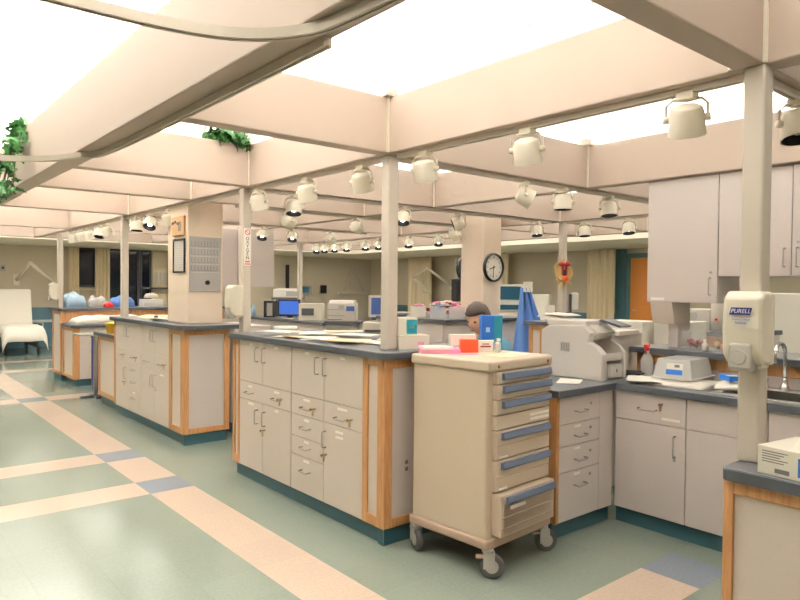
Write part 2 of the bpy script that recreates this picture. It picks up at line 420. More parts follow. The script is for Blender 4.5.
spots([(2.775, 4.675, 16, TOC, 1), (3.925, 4.675, 22, TOC, 1), (4.65, 4.675, 70, LEFT, 0), (5.865, 4.675, 14, TOC, 1)], 'from the oxygen post along its crossbeam', 'spotlights on the oxygen crossbeam')
spots([(3.345, 5.765, 80, AWAY, 0), (4.19, 5.765, 80, AWAY, 0), (5.66, 5.765, 70, AWAY, 0)], 'from the notice column along the crossbeam to the clock column', 'spotlights between the columns')
spots([(6.25, 3.785, 14, TOC, 1), (6.25, 4.32, 8, TOC, 0)], 'on the short rail right of the straw wreath post', 'spotlights by the wreath post')
spots([(6.25, 6.675, 22, TOC, 1), (6.25, 7.31, 22, TOC, 1), (6.25, 8.015, 24, TOC, 1), (6.25, 8.35, 24, TOC, 1), (6.25, 8.865, 24, TOC, 1), (6.25, 9.21, 24, TOC, 1), (6.25, 9.515, 24, TOC, 1), (6.25, 9.765, 24, TOC, 1)], 'from the clock column along the dense far rail', 'spotlights on the far rail')
spots([(3.98, 7.465, 30, TOC, 1), (4.41, 7.465, 30, TOC, 1), (4.98, 7.465, 75, AWAY, 0)], 'from the far post along the crossbeam past the notice column', 'spotlights past the notice column')

# curved ceiling curtain tracks
def curve_track(pts, lab):
    P = [Vector(p) for p in pts]; out = []
    for i in range(len(P)-1):
        p0 = P[max(i-1, 0)]; p1 = P[i]; p2 = P[i+1]; p3 = P[min(i+2, len(P)-1)]
        for k in range(8):
            t = k/8
            out.append(.5*((2*p1) + (-p0+p2)*t + (2*p0-5*p1+4*p2-p3)*t*t + (-p0+3*p1-3*p2+p3)*t**3))
    out.append(P[-1])
    t = thing('curtain_track', lab, 'curtain track', (0,0,0), 0, 'curved curtain tracks')
    w, h = .015, .015
    MB().sweep(out, [(-w, -h), (-.004, -h), (-.004, -h+.006), (.004, -h+.006), (.004, -h), (w, -h), (w, h), (-w, h)]).build('rail', 'alum', t)
    m = MB()
    for p in out[::10]:
        if p.x > 1.05: MB().cyl(p + Vector((0,0,h)), (p.x, p.y, BB), .006, n=8).build('hanger', 'alum', t)
CT = 2.182
curve_track([(-1.6, 1.88, CT), (-.3, 1.88, CT), (.42, 1.88, CT), (.72, 1.86, CT), (.9, 1.79, CT), (1.02, 1.64, CT), (1.05, 1.46, CT), (1.06, 1.1, CT), (1.06, .2, CT)], 'curved metal curtain track crossing the top near the ceiling corner')
curve_track([(-1.6, 4.55, CT), (.2, 4.55, CT), (.66, 4.5, CT), (.88, 4.36, CT), (1.02, 4.1, CT), (1.11, 3.75, CT), (1.11, 1.68, CT)], 'curved metal curtain track passing below the hanging ivy')
curve_track([(-1.2, 5.6, CT), (.4, 5.62, CT), (.88, 5.75, CT), (1.04, 6.0, CT), (1.08, 6.4, CT), (1.08, 8.4, CT)], 'curved metal curtain track furthest down the open aisle')

# ------------------------------------------------------------------ counters and cabinets
def handle_v(m, u, z0, z1, y=0):
    m.tube([(u, y, z0), (u, y-.026, z0), (u, y-.03, z0+.008), (u, y-.03, z1-.008), (u, y-.026, z1), (u, y, z1)], .0042, 6)
def handle_h(m, u0, u1, z, y=0):
    m.tube([(u0, y, z), (u0, y-.026, z), (u0+.006, y-.03, z-.006), (u1-.006, y-.03, z-.006), (u1, y-.026, z), (u1, y, z)], .0042, 6)
def front(parent, kind, u0, u1, z0, z1, m='lam', hd=None, lock=None, key=False, tags=(), th=.018, out=0):
    """kind door/drawer; hd = list of ('v',u,z0,z1) or ('h',u0,u1,z)"""
    g = .0022
    o = MB().box(u0+g, u1-g, -th-out, 0-out, z0+g, z1-g).build(kind, m, parent, bevel=.0015)
    y = -th-out
    for h in (hd or []):
        k = MB()
        if h[0] == 'v': handle_v(k, h[1], h[2], h[3], y)
        else: handle_h(k, h[1], h[2], h[3], y)
        k.build('handle', 'dsteel', o, smooth=True)
    if lock:
        for (lu, lz) in lock:
            MB().cyl((lu, y, lz), (lu, y-.006, lz), .008, n=12).build('lock', 'dsteel', o)
            if key:
                k = MB().box(lu-.002, lu+.002, y-.03, y-.006, lz-.004, lz+.004)
                k.lathe([(.003, -.001), (.009, -.001), (.009, .001), (.003, .001)], (lu, y-.034, lz), (1,0,0), 12)
                k.box(lu-.003, lu+.003, y-.016, y-.014, lz-.04, lz-.004); k.box(lu-.008, lu-.003, y-.02, y-.018, lz-.045, lz-.012)
                k.build('key', 'brass', o)
    for (tu, tz, tw) in tags:
        MB().box(tu-tw/2, tu+tw/2, y-.0008, y, tz-.008, tz+.008).build('name_tag', 'paper', o)
    return o
def frame_panel(parent, u0, u1, z0, z1, stile=.05, rail=.05, m='lam', y=0, th=.02, rb=None):
    """oak framed inset panel in the plane facing local -y"""
    rb = rail if rb is None else rb
    f = MB().box(u0, u0+stile, y-th, y, z0, z1).box(u1-stile, u1, y-th, y, z0, z1)
    f.box(u0+stile, u1-stile, y-th, y, z1-rail, z1).box(u0+stile, u1-stile, y-th, y, z0, z0+rb)
    o = f.build('oak_frame', 'oak', parent, bevel=.003)
    MB().box(u0+stile-.002, u1-stile+.002, y-th*.35, y+.002, z0+rb-.002, z1-rail+.002).build('inset_panel', m, o)
    return o
def side_frame(parent, x, y0, y1, z0, z1, stile=.05, rail=.05, m='lam', sgn=1):
    """same in the plane facing local +x (sgn 1) or -x"""
    a, b2 = (x, x+.02*sgn)
    a, b2 = min(a, b2), max(a, b2)
    f = MB().box(a, b2, y0, y0+stile, z0, z1).box(a, b2, y1-stile, y1, z0, z1)
    f.box(a, b2, y0+stile, y1-stile, z1-rail, z1).box(a, b2, y0+stile, y1-stile, z0, z0+rail)
    o = f.build('oak_frame', 'oak', parent, bevel=.003)
    c, d = (x-.002, x+.007) if sgn > 0 else (x-.007, x+.002)
    MB().box(c, d, y0+stile-.002, y1-stile+.002, z0+rail-.002, z1-rail+.002).build('inset_panel', m, o)
def worktop(name, lab, poly, z, th=.04, r=.0):
    t = thing(name, lab, 'worktop', (0, 0, z-th))
    MB().prism(poly, 'z', 0.004, th).build('slab', 'top', t, bevel=.004)
    # darker edge band around the slab
    n = len(poly); e = MB()
    cx = sum(p[0] for p in poly)/n; cy = sum(p[1] for p in poly)/n
    ring = []
    for i in range(n):
        p, q, s2 = Vector(poly[i-1]), Vector(poly[i]), Vector(poly[(i+1) % n])
        d1 = (q-p).normalized(); d2 = (s2-q).normalized()
        n1 = Vector((d1.y, -d1.x)); n2 = Vector((d2.y, -d2.x)); nn = (n1+n2).normalized(); k = .003/max(.3, nn.dot(n1))
        ring.append(q + nn*k)
    for i in range(n):
        a, b2, c, d = Vector(poly[i]), Vector(poly[(i+1) % n]), ring[(i+1) % n], ring[i]
        v = [e.bm.verts.new((p.x, p.y, zz)) for zz in (0, th-.004) for p in (a, b2, c, d)]
        for f in ((0,1,2,3), (4,5,6,7), (0,1,5,4), (2,3,7,6), (1,2,6,5), (3,0,4,7)): e.bm.faces.new([v[j] for j in f])
    e.build('edge_band', 'edge', t)
    return t
def rounded(x0, x1, y0, y1, corners, r=.06):
    """CCW outline; corners = set of 'll','lr','ur','ul' to round"""
    P = []
    for nm, cx, cy, a0 in (('ll', x0, y0, PI), ('lr', x1, y0, -PI/2), ('ur', x1, y1, 0), ('ul', x0, y1, PI/2)):
        if nm in corners:
            ox = cx + (r if nm in ('ll', 'ul') else -r); oy = cy + (r if nm in ('ll', 'lr') else -r)
            for k in range(7):
                t = a0 + k*PI/12; P.append((ox + r*math.cos(t), oy + r*math.sin(t)))
        else: P.append((cx, cy))
    return P

HT, LT = 1.085, .868
# --- near counter (its long face towards the aisle at x = 2.27)
fx = 2.288
def aisle_cab(lab, y_hi, y_lo, depth, top, cat='cabinet'):
    t = thing('base_cabinet', lab, cat, (fx, y_hi, 0), FACE_X, 'counter base cabinets')
    w = y_hi - y_lo
    MB().box(0, w, 0.0, depth, .10, top-.041).build('carcass', 'lam', t)
    MB().box(0.0, w-(.06 if y_lo in (2.864, 5.78) else 0), .02, depth-.03, 0, .10).build('plinth', 'plinth', t)
    return t
t = aisle_cab('aisle base cabinet of the near counter, its left bay with key in a lower door', 4.717, 3.846, .70, HT)
o = lambda y: 4.717 - y
frame_panel(t, 0, o(4.602), .10, 1.044, .03, .04, rb=.06)
front(t, 'door', o(4.6), o(4.24), .737, 1.042, hd=[('v', o(4.31), .90, 1.0)], tags=[(o(4.42), 1.015, .05)])
front(t, 'door', o(4.24), o(3.848), .737, 1.042, hd=[('v', o(4.205), .90, 1.0)], tags=[(o(4.05), 1.015, .05)])
front(t, 'drawer', o(4.6), o(3.848), .604, .737, hd=[('h', o(4.48), o(4.38), .66), ('h', o(4.08), o(3.98), .665)], lock=[(o(3.97), .672)], key=True, tags=[(o(4.43), .705, .06), (o(4.04), .71, .07)])
front(t, 'door', o(4.6), o(4.24), .10, .604, hd=[('v', o(4.31), .45, .55)], tags=[(o(4.42), .58, .08)])
front(t, 'door', o(4.24), o(3.848), .10, .604, hd=[('v', o(4.20), .45, .55)], lock=[(o(4.205), .42)], key=True, tags=[(o(4.04), .58, .05)])
t = aisle_cab('aisle base cabinet of the near counter, right bay ending at the beige cart', 3.844, 2.864, .70, HT)
o = lambda y: 3.844 - y
front(t, 'door', o(3.842), o(3.45), .737, 1.042, hd=[('v', o(3.515), .895, 1.0)], tags=[(o(3.65), 1.015, .05)])
front(t, 'door', o(3.45), o(3.047), .737, 1.042, hd=[('v', o(3.425), .895, 1.0)], tags=[(o(3.25), 1.015, .05)])
front(t, 'drawer', o(3.842), o(3.45), .604, .737, hd=[('h', o(3.70), o(3.58), .66)], lock=[(o(3.55), .668)], key=True, tags=[(o(3.65), .71, .08)])
front(t, 'drawer', o(3.45), o(3.047), .604, .737, hd=[('h', o(3.31), o(3.19), .655)], lock=[(o(3.15), .664)], key=True, tags=[(o(3.25), .71, .1)])
front(t, 'drawer', o(3.842), o(3.45), .46, .604, hd=[('h', o(3.70), o(3.6), .53)], tags=[(o(3.65), .578, .06)])
front(t, 'drawer', o(3.842), o(3.45), .337, .46, hd=[('h', o(3.70), o(3.6), .4)], tags=[(o(3.65), .437, .06)])
front(t, 'drawer', o(3.842), o(3.45), .10, .337, hd=[('h', o(3.70), o(3.6), .25)], tags=[(o(3.65), .312, .07)])
front(t, 'door', o(3.45), o(3.047), .10, .604, hd=[('v', o(3.425), .45, .55)], lock=[(o(3.42), .405)], key=True, tags=[(o(3.28), .566, .08), (o(3.28), .535, .08)])
frame_panel(t, o(3.047), o(2.864), .10, 1.044, .045, .04, rb=.06)
side_frame(t, .98, -.02, .70, .10, 1.044, .06, .05, 'lam2')
MB().box(.93, .98, -.002, .68, 0, .10).build('plinth', 'plinth', t, bevel=.003)
MB().box(.98, .985, .125, .19, .37, .49).build('outlet_plate', 'ivory', t, bevel=.002)
for z in (.41, .45): MB().box(.985, .987, .145, .168, z-.011, z+.011).build('socket', 'dgrey', t)
worktop('worktop', 'slate grey worktop strewn with papers on the near counter', rounded(2.245, 3.02, 2.81, 4.74, {'ll'}, .07), HT)

# --- second counter
fx = 2.318
t = aisle_cab('aisle base cabinet of the second counter, its far bay with mixed drawers', 7.78, 6.886, .56, HT)
o = lambda y: 7.78 - y
frame_panel(t, 0, o(7.712), .11, 1.044, .03, .04)
front(t, 'door', o(7.71), o(7.30), .757, 1.042, hd=[('v', o(7.35), .89, 1.0)])
front(t, 'door', o(7.30), o(6.888), .757, 1.042, hd=[('v', o(7.25), .89, 1.0)])
front(t, 'drawer', o(7.71), o(7.30), .604, .757, hd=[('h', o(7.55), o(7.45), .68)], lock=[(o(7.4), .69)], key=True)
front(t, 'drawer', o(7.30), o(6.888), .604, .757, hd=[('h', o(7.15), o(7.05), .68)], lock=[(o(7.0), .69)], key=True)
front(t, 'door', o(7.71), o(7.30), .10, .604, hd=[('v', o(7.36), .43, .55)], lock=[(o(7.36), .4)], key=True)
front(t, 'drawer', o(7.30), o(6.888), .47, .604, hd=[('h', o(7.15), o(7.05), .55)])
front(t, 'drawer', o(7.30), o(6.888), .335, .47, hd=[('h', o(7.15), o(7.05), .42)])
front(t, 'drawer', o(7.30), o(6.888), .10, .335, hd=[('h', o(7.15), o(7.05), .25)], tags=[(o(7.1), .31, .08)])
t = aisle_cab('aisle base cabinet of the second counter, bay below the notice column', 6.884, 5.78, .42, HT)
o = lambda y: 6.884 - y
front(t, 'door', o(6.882), o(6.50), .757, 1.042, hd=[('v', o(6.54), .89, 1.0)])
front(t, 'door', o(6.50), o(6.118), .757, 1.042, hd=[('v', o(6.46), .89, 1.0)])
front(t, 'drawer', o(6.882), o(6.50), .612, .757, hd=[('h', o(6.75), o(6.63), .68)])
front(t, 'drawer', o(6.50), o(6.118), .612, .757, hd=[('h', o(6.36), o(6.26), .68)], lock=[(o(6.2), .69)], key=True)
front(t, 'door', o(6.882), o(6.50), .10, .612, hd=[('v', o(6.54), .45, .56)])
front(t, 'door', o(6.50), o(6.118), .10, .612, hd=[('v', o(6.46), .45, .56)], lock=[(o(6.455), .42)], tags=[(o(6.3), .58, .1)])
frame_panel(t, o(6.118), o(5.78), .10, 1.044, .06, .05, rb=.06)
side_frame(t, 1.104, -.02, .42, .10, 1.044, .05, .05, 'lam2')
MB().box(1.05, 1.104, -.002, .40, 0, .10).build('plinth', 'plinth', t, bevel=.003)
worktop('worktop', 'slate grey worktop of the second counter around the notice column', rounded(2.26, 2.84, 5.66, 7.80, {'ll'}, .16), HT)
t = thing('base_cabinet', 'low oak framed cabinet at the far end of the second counter', 'cabinet', (2.36, 8.55, 0), FACE_X, 'counter base cabinets')
MB().box(0, .74, 0, .56, .10, LT-.041).build('carcass', 'lam', t)
MB().box(.0, .74, .02, .54, 0, .10).build('plinth', 'plinth', t)
frame_panel(t, 0, .74, .10, LT-.042, .06, .05)
worktop('worktop', 'small low slate worktop stepping down from the second counter', rounded(2.30, 2.95, 7.805, 8.62, {'ul'}, .04), LT)
# its inner cabinet seen between the two counters
t = thing('base_cabinet', 'grey inner cabinet with drawers between the first two counters', 'cabinet', (2.885, 5.99, 0), 0, 'counter base cabinets')
MB().box(0, .40, 0, .8, .1, HT-.041).build('carcass', 'lam2', t)
MB().box(0, .40, .03, .78, 0, .1).build('plinth', 'plinth', t)
front(t, 'door', 0, .40, .62, 1.042, 'lam2'); front(t, 'drawer', 0, .40, .45, .62, 'lam2'); front(t, 'door', 0, .40, .10, .45, 'lam2')

# --- third counter, far end
t = thing('base_cabinet', 'furthest low oak ended cabinet with drawers beyond the second counter', 'cabinet', (2.44, 10.03, 0), 0, 'counter base cabinets')
MB().box(0, 1.5, 0, .62, .1, LT-.041).build('carcass', 'lam', t)
MB().box(.03, 1.5, .03, .6, 0, .1).build('plinth', 'plinth', t)
MB().box(-.02, .06, -.02, 0, .1, LT-.042).build('oak_post', 'oak', t, bevel=.003)
for z0, z1 in ((.67, .82), (.56, .67), (.45, .56), (.1, .45)): front(t, 'drawer', .06, .42, z0, z1, hd=[('h', .19, .29, (z0+z1)/2)])
for k in range(2): front(t, 'door', .42+.53*k, .95+.53*k, .1, .82, hd=[('v', .9+.1*k, .6, .7)])
side_frame(t, 0, .0, .6, .1, LT-.042, .05, .05, 'lam', -1)
worktop('worktop', 'furthest low slate worktop holding the folded white sheet', rounded(2.39, 3.98, 9.98, 10.66, {'ll'}, .05), LT)
t = thing('counter_ledge', 'raised oak faced ledge behind the furthest low worktop', 'ledge', (2.42, 10.68, 0))
MB().box(0, 2.6, 0, .5, .1, HT-.041).build('body', 'lam', t)
MB().box(0, 2.6, .03, .48, 0, .1).build('plinth', 'plinth', t)
MB().box(0, 2.6, -.018, 0, LT+.005, HT-.042).build('oak_face', 'oak', t, bevel=.002)
side_frame(t, 0, -.018, .5, .1, HT-.042, .05, .05, 'lam', -1)
worktop('worktop', 'raised slate ledge top of the furthest counter with wrapped bundles', rounded(2.37, 5.06, 10.62, 11.22, {'ll'}, .05), HT)

# --- low L-shaped sink counter right of the cart
t = thing('base_cabinet', 'four drawer cabinet below the big printer, right of the cart', 'cabinet', (3.085, 2.318, 0), 0, 'counter base cabinets')
MB().box(.02, .59, 0, .60, .1, LT-.041).build('carcass', 'lam', t)
MB().box(.02, .59, .02, .58, 0, .1).build('plinth', 'plinth', t)
MB().box(0, .025, -.02, .60, .1, LT-.042).build('oak_end', 'oak', t, bevel=.002)
for k, (z0, z1) in enumerate(((.665, .825), (.535, .665), (.385, .535), (.10, .385))):
    front(t, 'drawer', .027, .425, z0, z1, 'lam2', hd=[('h', .17, .27, (z0+z1)/2-.01 if k < 3 else .30)], lock=[(.33, (z0+z1)/2+.02 if k < 3 else .34)], tags=[(.2, z1-.022, .06)] if k else [])
MB().box(.427, .57, -.016, 0, .1, LT-.042).build('filler_panel', 'lam2', t)
def sink_cab(lab, y_hi, y_lo):
    t = thing('base_cabinet', lab, 'cabinet', (3.678, y_hi, 0), FACE_X, 'counter base cabinets')
    w = y_hi - y_lo
    MB().box(0, w, 0, .56, .1, .62).box(0, w, 0, .02, .62, LT-.041).build('carcass', 'lam2', t)
    MB().box(0, w, .02, .54, 0, .1).build('plinth', 'plinth', t)
    return t, w
t, w = sink_cab('keyed drawer cabinet under the towels of the sink counter', 2.296, 1.836)
front(t, 'drawer', .012, w, .652, .825, 'lam2', hd=[('h', .17, .285, .735)], lock=[(.315, .775)], key=True, tags=[(.37, .69, .11)])
front(t, 'door', .012, w, .1, .652, 'lam2', hd=[('v', w-.06, .48, .60)], lock=[(w-.065, .46)])
t, w = sink_cab('plain door cabinet under the sink, left of the sanitizer post', 1.834, 1.40)
front(t, 'drawer', 0, w, .652, .825, 'lam2'); front(t, 'door', 0, w, .1, .652, 'lam2', hd=[('v', w-.06, .48, .60)])
t, w = sink_cab('sink cabinet half hidden behind the sanitizer post', 1.398, .60)
front(t, 'drawer', 0, w, .652, .825, 'lam2'); front(t, 'door', 0, w/2, .1, .652, 'lam2'); front(t, 'door', w/2, w, .1, .652, 'lam2')
t, w = sink_cab('last sink counter cabinet behind the near oak ended counter', .598, -.5)
front(t, 'drawer', 0, w, .652, .825, 'lam2'); front(t, 'door', 0, w/2, .1, .652, 'lam2'); front(t, 'door', w/2, w, .1, .652, 'lam2')
# L-shaped worktop with a sink cut-out
SX0, SX1, SY0, SY1 = 3.73, 4.14, .72, 1.72
t = thing('worktop', 'L shaped slate worktop carrying the printer, towels and steel sink', 'worktop', (0, 0, LT-.04))
def slab(x0, x1, y0, y1, m, k='top'): m.box(x0, x1, y0, y1, 0.003, .04)
m = MB().box(3.07, 4.255, 2.276, 2.94, 0, .04).box(3.64, SX0, -.5, 2.276, 0, .04).box(SX1, 4.255, -.5, 2.276, 0, .04).box(SX0, SX1, SY1, 2.276, 0, .04).box(SX0, SX1, -.5, SY0, 0, .04)
m.build('slab', 'top', t)
MB().box(3.066, 3.637, 2.272, 2.276, 0, .037).box(3.636, 3.64, -.5, 2.276, 0, .037).box(3.066, 3.07, 2.276, 2.94, 0, .037).build('edge_band', 'edge', t)
# sink
t = thing('sink', 'stainless steel sink set in the worktop behind the sanitizer post', 'sink', (0, 0, LT))
m = MB()
x0, x1, y0, y1 = SX0-.02, SX1+.02, SY0-.02, SY1+.02
i0, i1, j0, j1 = SX0+.03, SX1-.06, SY0+.03, SY1-.03
m.box(x0, i0, y0, y1, .0005, .006).box(i1, x1, y0, y1, .0005, .006).box(i0, i1, y0, j0, .0005, .006).box(i0, i1, j1, y1, .0005, .006)
m.build('rim', 'steel', t, bevel=.002)
m = MB().box(i0-.004, i0, j0, j1, -.18, .003).box(i1, i1+.004, j0, j1, -.18, .003).box(i0, i1, j0-.004, j0, -.18, .003).box(i0, i1, j1, j1+.004, -.18, .003).box(i0, i1, j0, j1, -.184, -.18)
m.build('basin', 'steel', t)
MB().cyl(((i0+i1)/2, 1.2, -.18), ((i0+i1)/2, 1.2, -.177), .04, n=20).build('drain', 'dsteel', t)
t = thing('faucet', 'chrome gooseneck faucet at the back of the steel sink', 'faucet', (4.135, 1.495, LT+.0065))
MB().lathe([(.03, 0), (.03, .012), (.02, .03), (.014, .06), (.013, .07)], n=18).build('base', 'chrome', t, smooth=True)
m = MB(); pts = [(0, 0, .05), (0, 0, .2)] + [(-.075 + .075*math.cos(a), 0.02*0 + .0, .2 + .075*math.sin(a)) for a in [PI*k/12 for k in range(1, 13)]] + [(-.15, 0, .165)]
m.tube(pts, .011, 12); m.build('spout', 'chrome', t, smooth=True)
for s in (-1, 1):
    m = MB().lathe([(.016, 0), (.016, .01), (.011, .025), (.011, .05), (.016, .055), (.004, .06)], (0, s*.1, 0), n=12)
    m.tube([(0, s*.1, .052), (-.03, s*.1, .058), (-.055, s*.1, .06)], .005, 8)
    m.build('tap_handle', 'chrome', t, smooth=True)
# raised ledge behind the sink
t = thing('counter_ledge', 'raised oak banded ledge behind the sink and towels', 'ledge', (0, 0, 0))
MB().box(4.26, 4.56, -.5, 2.47, 0, 1.01).build('body', 'lam2', t)
MB().box(4.245, 4.26, -.5, 2.48, .935, 1.01).build('oak_band', 'oak', t, bevel=.002)
MB().box(4.245, 4.57, 2.47, 2.49, LT+.002, 1.01).build('oak_end', 'oak', t, bevel=.002)
worktop('worktop', 'slate ledge top with clear tubs behind the sink', rounded(4.19, 4.62, -.5, 2.51, set(), .03), 1.05)
# upper cabinets over the ledge
def upper(lab, y_hi, y_lo, z0, z1, doors, m='lam2'):
    t = thing('wall_cabinet', lab, 'cabinet', (4.318, y_hi, 0), FACE_X, 'upper cabinets')
    w = y_hi - y_lo
    MB().box(0, w, 0, .30, z0, z1).build('carcass', 'lam2', t)
    for (a, b2, hu, lk) in doors:
        front(t, 'door', a, b2, z0, z1, m, hd=[('v', hu, z0+.055, z0+.165)], lock=[(hu, z0+.2)] if lk else None)
    return t
t = upper('tall grey upper cabinet standing over the paper towel unit', 2.455, 1.966, 1.36, 2.195, [(0, .489, .445, True)])
MB().box(.03, .13, -.0195, -.018, 1.372, 1.392).build('name_tag', 'paper', t)
upper('grey double door upper cabinet behind the sanitizer post', 1.964, 1.102, 1.535, 2.195, [(0, .431, .395, False), (.431, .862, .467, True)])
upper('grey upper cabinet nearest the edge, past the sanitizer post', 1.10, .24, 1.535, 2.195, [(0, .43, .395, False), (.43, .86, .467, True)])
t = thing('towel_dispenser', 'grey paper towel unit on the ledge beneath the tall upper cabinet', 'dispenser', (4.36, 2.34, 1.05))
m = MB().prism([(-.02, .16), (-.06, .31), (.2, .31), (.2, .16)], 'y', -.07, .09)
m.build('housing', 'lam', t, bevel=.004)
MB().box(.03, .2, -.07, .0, 0, .16).build('stand', 'lam2', t, bevel=.003)

# --- near right counter with the sanitizer post
t = thing('base_cabinet', 'oak framed end of the nearest counter, under the tissue carton', 'cabinet', (2.236, .981, 0), FACE_X, 'counter base cabinets')
MB().box(0, 1.6, 0, .62, .1, LT-.041).build('carcass', 'lam', t)
MB().box(0, 1.6, .02, .6, 0, .1).build('plinth', 'plinth', t)
frame_panel(t, 0, .9, .1, LT-.042, .032, .042)
frame_panel(t, .9, 1.6, .1, LT-.042, .032, .042)
worktop('worktop', 'slate worktop of the nearest counter around the sanitizer post', rounded(2.20, 2.95, -.7, .985, {'ul'}, .035), LT)

# --- central counter below the clock column
t = thing('base_cabinet', 'grey cabinet block below the clock column', 'cabinet', (5.13, 5.35, 0), 0, 'counter base cabinets')
MB().box(0, 1.4, 0, 1.15, .1, HT-.041).build('carcass', 'lam2', t)
MB().box(.03, 1.4, .03, 1.1, 0, .1).build('plinth', 'plinth', t)
for k in range(3): front(t, 'door', .47*k, .47*(k+1)-.01, .1, 1.04, 'lam2')
for k in range(2): MB().box(-.018, 0, .02+.56*k, .57+.56*k, .1, 1.04).build('door', 'lam2', t, bevel=.0015)
worktop('worktop', 'slate worktop piled with tubs below the clock column', rounded(5.08, 6.6, 5.29, 6.55, set(), .05), HT)
# --- counter with oak end behind the printer
t = thing('base_cabinet', 'oak faced counter below the straw wreath post', 'cabinet', (5.80, 4.70, 0), FACE_X, 'counter base cabinets')
MB().box(0, 2.3, 0, .7, .1, HT-.041).build('carcass', 'lam2', t)
MB().box(0, 2.3, .03, .68, 0, .1).build('plinth', 'plinth', t)
frame_panel(t, 0, .2, .1, HT-.042, .05, .05)
for k in range(3): frame_panel(t, .2+.7*k, .9+.7*k, .1, HT-.042, .03, .2)
worktop('worktop', 'slate worktop behind the printer at the straw wreath post', rounded(5.74, 6.55, 2.4, 4.74, set(), .05), HT)
# --- low desk behind the near counter and the printer bench
def desk(lab, x0, x1, y0, y1, z, wlab):
    t = thing('desk', lab, 'desk', (x0+.04, y0+.03, 0), 0, 'staff desks')
    dx, dy = x1-x0-.08, y1-y0-.06
    MB().box(0, .02, 0, dy, .08, z-.04).build('front_panel', 'lam2', t)
    MB().box(.02, dx, 0, .02, .08, z-.04).build('side_panel', 'lam2', t)
    MB().box(.02, dx, dy-.02, dy, .08, z-.04).build('side_panel', 'lam2', t)
    MB().box(.02, dx, .02, dy-.02, 0, .08).build('plinth', 'plinth', t)
    worktop('worktop', wlab, rounded(x0, x1, y0, y1, set(), .03), z)
desk('grey staff desk behind the papers of the near counter', 4.95, 6.2, 6.72, 8.3, .80, 'dark desk top under the grey laser printer')
desk('grey staff desk under the blue screen and small oven', 5.72, 6.5, 8.75, 11.5, LT, 'dark desk top with clipboard under the blue screen')

# ------------------------------------------------------------------ medication cart
ct = thing('medical_cart', 'beige plastic drawer cart on casters in front of the near counter', 'cart', (2.425, 2.215, 0), math.radians(4))
W, D = .53, .528
MB().box(.0, W, .012, D, .19, 1.035).build('body', 'cart', ct, bevel=.012, seg=3)
m = MB().prism([(-.012, -.012), (W+.012, -.012), (W+.012, D+.012), (-.012, D+.012)], 'z', 1.03, 1.085); m.build('top', 'cart', ct, bevel=.014, seg=3)
m = MB().box(-.014, W+.014, -.012, D+.014, .145, .195); m.build('base', 'cartd', ct, bevel=.014, seg=3)
dr = [(.965, 1.03, 0), (.888, .965, .004), (.81, .888, 0), (.735, .81, 0), (.585, .735, .0), (.425, .585, 0), (.205, .42, .035)]
for k, (z0, z1, out) in enumerate(dr):
    d_ = MB().box(.045, W-.018, -.014-out, .014, z0+.003, z1-.003).build('drawer', 'cart', ct, bevel=.004)
    if k in (0, 1, 2, 4, 5, 6):
        hz = z1-.014 if k < 4 else z1-.02
        m = MB().prism([(-.014-out, hz-.03), (-.014-out, hz+.006), (-.03-out, hz+.006), (-.034-out, hz-.022), (-.03-out, hz-.03)], 'x', .085, W-.025)
        m.build('pull', 'blueh', d_, bevel=.002)
    if k == 6:
        MB().box(.07, W-.04, -.014-out, .30, z0+.012, z1-.045).build('bin', 'cartd', d_)
        MB().box(.12, .25, -.0155-out, -.014-out, .335, .353).build('name_tag', 'paper', d_)
        MB().box(.05, W-.022, -.0165-out, -.014-out, .302, .305).box(.05, W-.022, -.0165-out, -.014-out, .245, .248).build('groove', 'cartd', d_)
    if k == 3:
        MB().box(.33, W-.03, -.0155, -.014, .775, .79).build('name_tag', 'paper', d_)
        MB().box(.33, W-.03, -.0155, -.014, .752, .767).build('name_tag', 'paper', d_)
        MB().box(.07, .18, -.0155, -.014, .742, .754).build('name_tag', 'lmark', d_)
    if k in (4, 5):
        MB().box(.07, .14, -.0155, -.014, z0+.006, z0+.018).build('name_tag', 'paper', d_)
        MB().box(.05, W-.022, -.0165, -.014, z0+.07, z0+.073).build('groove', 'cartd', d_)
for lx in (.06, W-.04): MB().cyl((lx, -.012, 1.055), (lx, -.018, 1.055), .008, n=12).build('lock', 'brass', ct)
for (cx, cy, a) in ((.022, .012, -.9), (.02, D-.01, -2.0), (W-.02, .02, -.6), (W-.03, D-.03, -1.2)):
    c = bpy.data.objects.new('caster', None); C.objects.link(c); c.parent = ct; c.location = (cx, cy, 0); c.rotation_euler = (0, 0, a)
    MB().cyl((0, 0, .147), (0, 0, .128), .03, n=14).box(-.022, .035, -.026, -.02, .05, .128).box(-.022, .035, .02, .026, .05, .128).box(-.022, .035, -.026, .026, .118, .128).build('fork', 'greyp', c, bevel=.003)
    MB().lathe([(.03, -.016), (.056, -.016), (.062, -.009), (.062, .009), (.056, .016), (.03, .016), (.03, -.016)], (.02, 0, .0625), (0, 1, 0), 24, cap=False).build('tyre', 'rubber', c, smooth=True, bevel=.002)
    MB().lathe([(.004, -.019), (.034, -.018), (.034, .018), (.004, .019)], (.02, 0, .0625), (0, 1, 0), 20).build('hub', 'greyp', c)
    MB().box(-.06, -.02, -.018, .018, .10, .112).build('brake_pedal', 'cartd', c, bevel=.004)

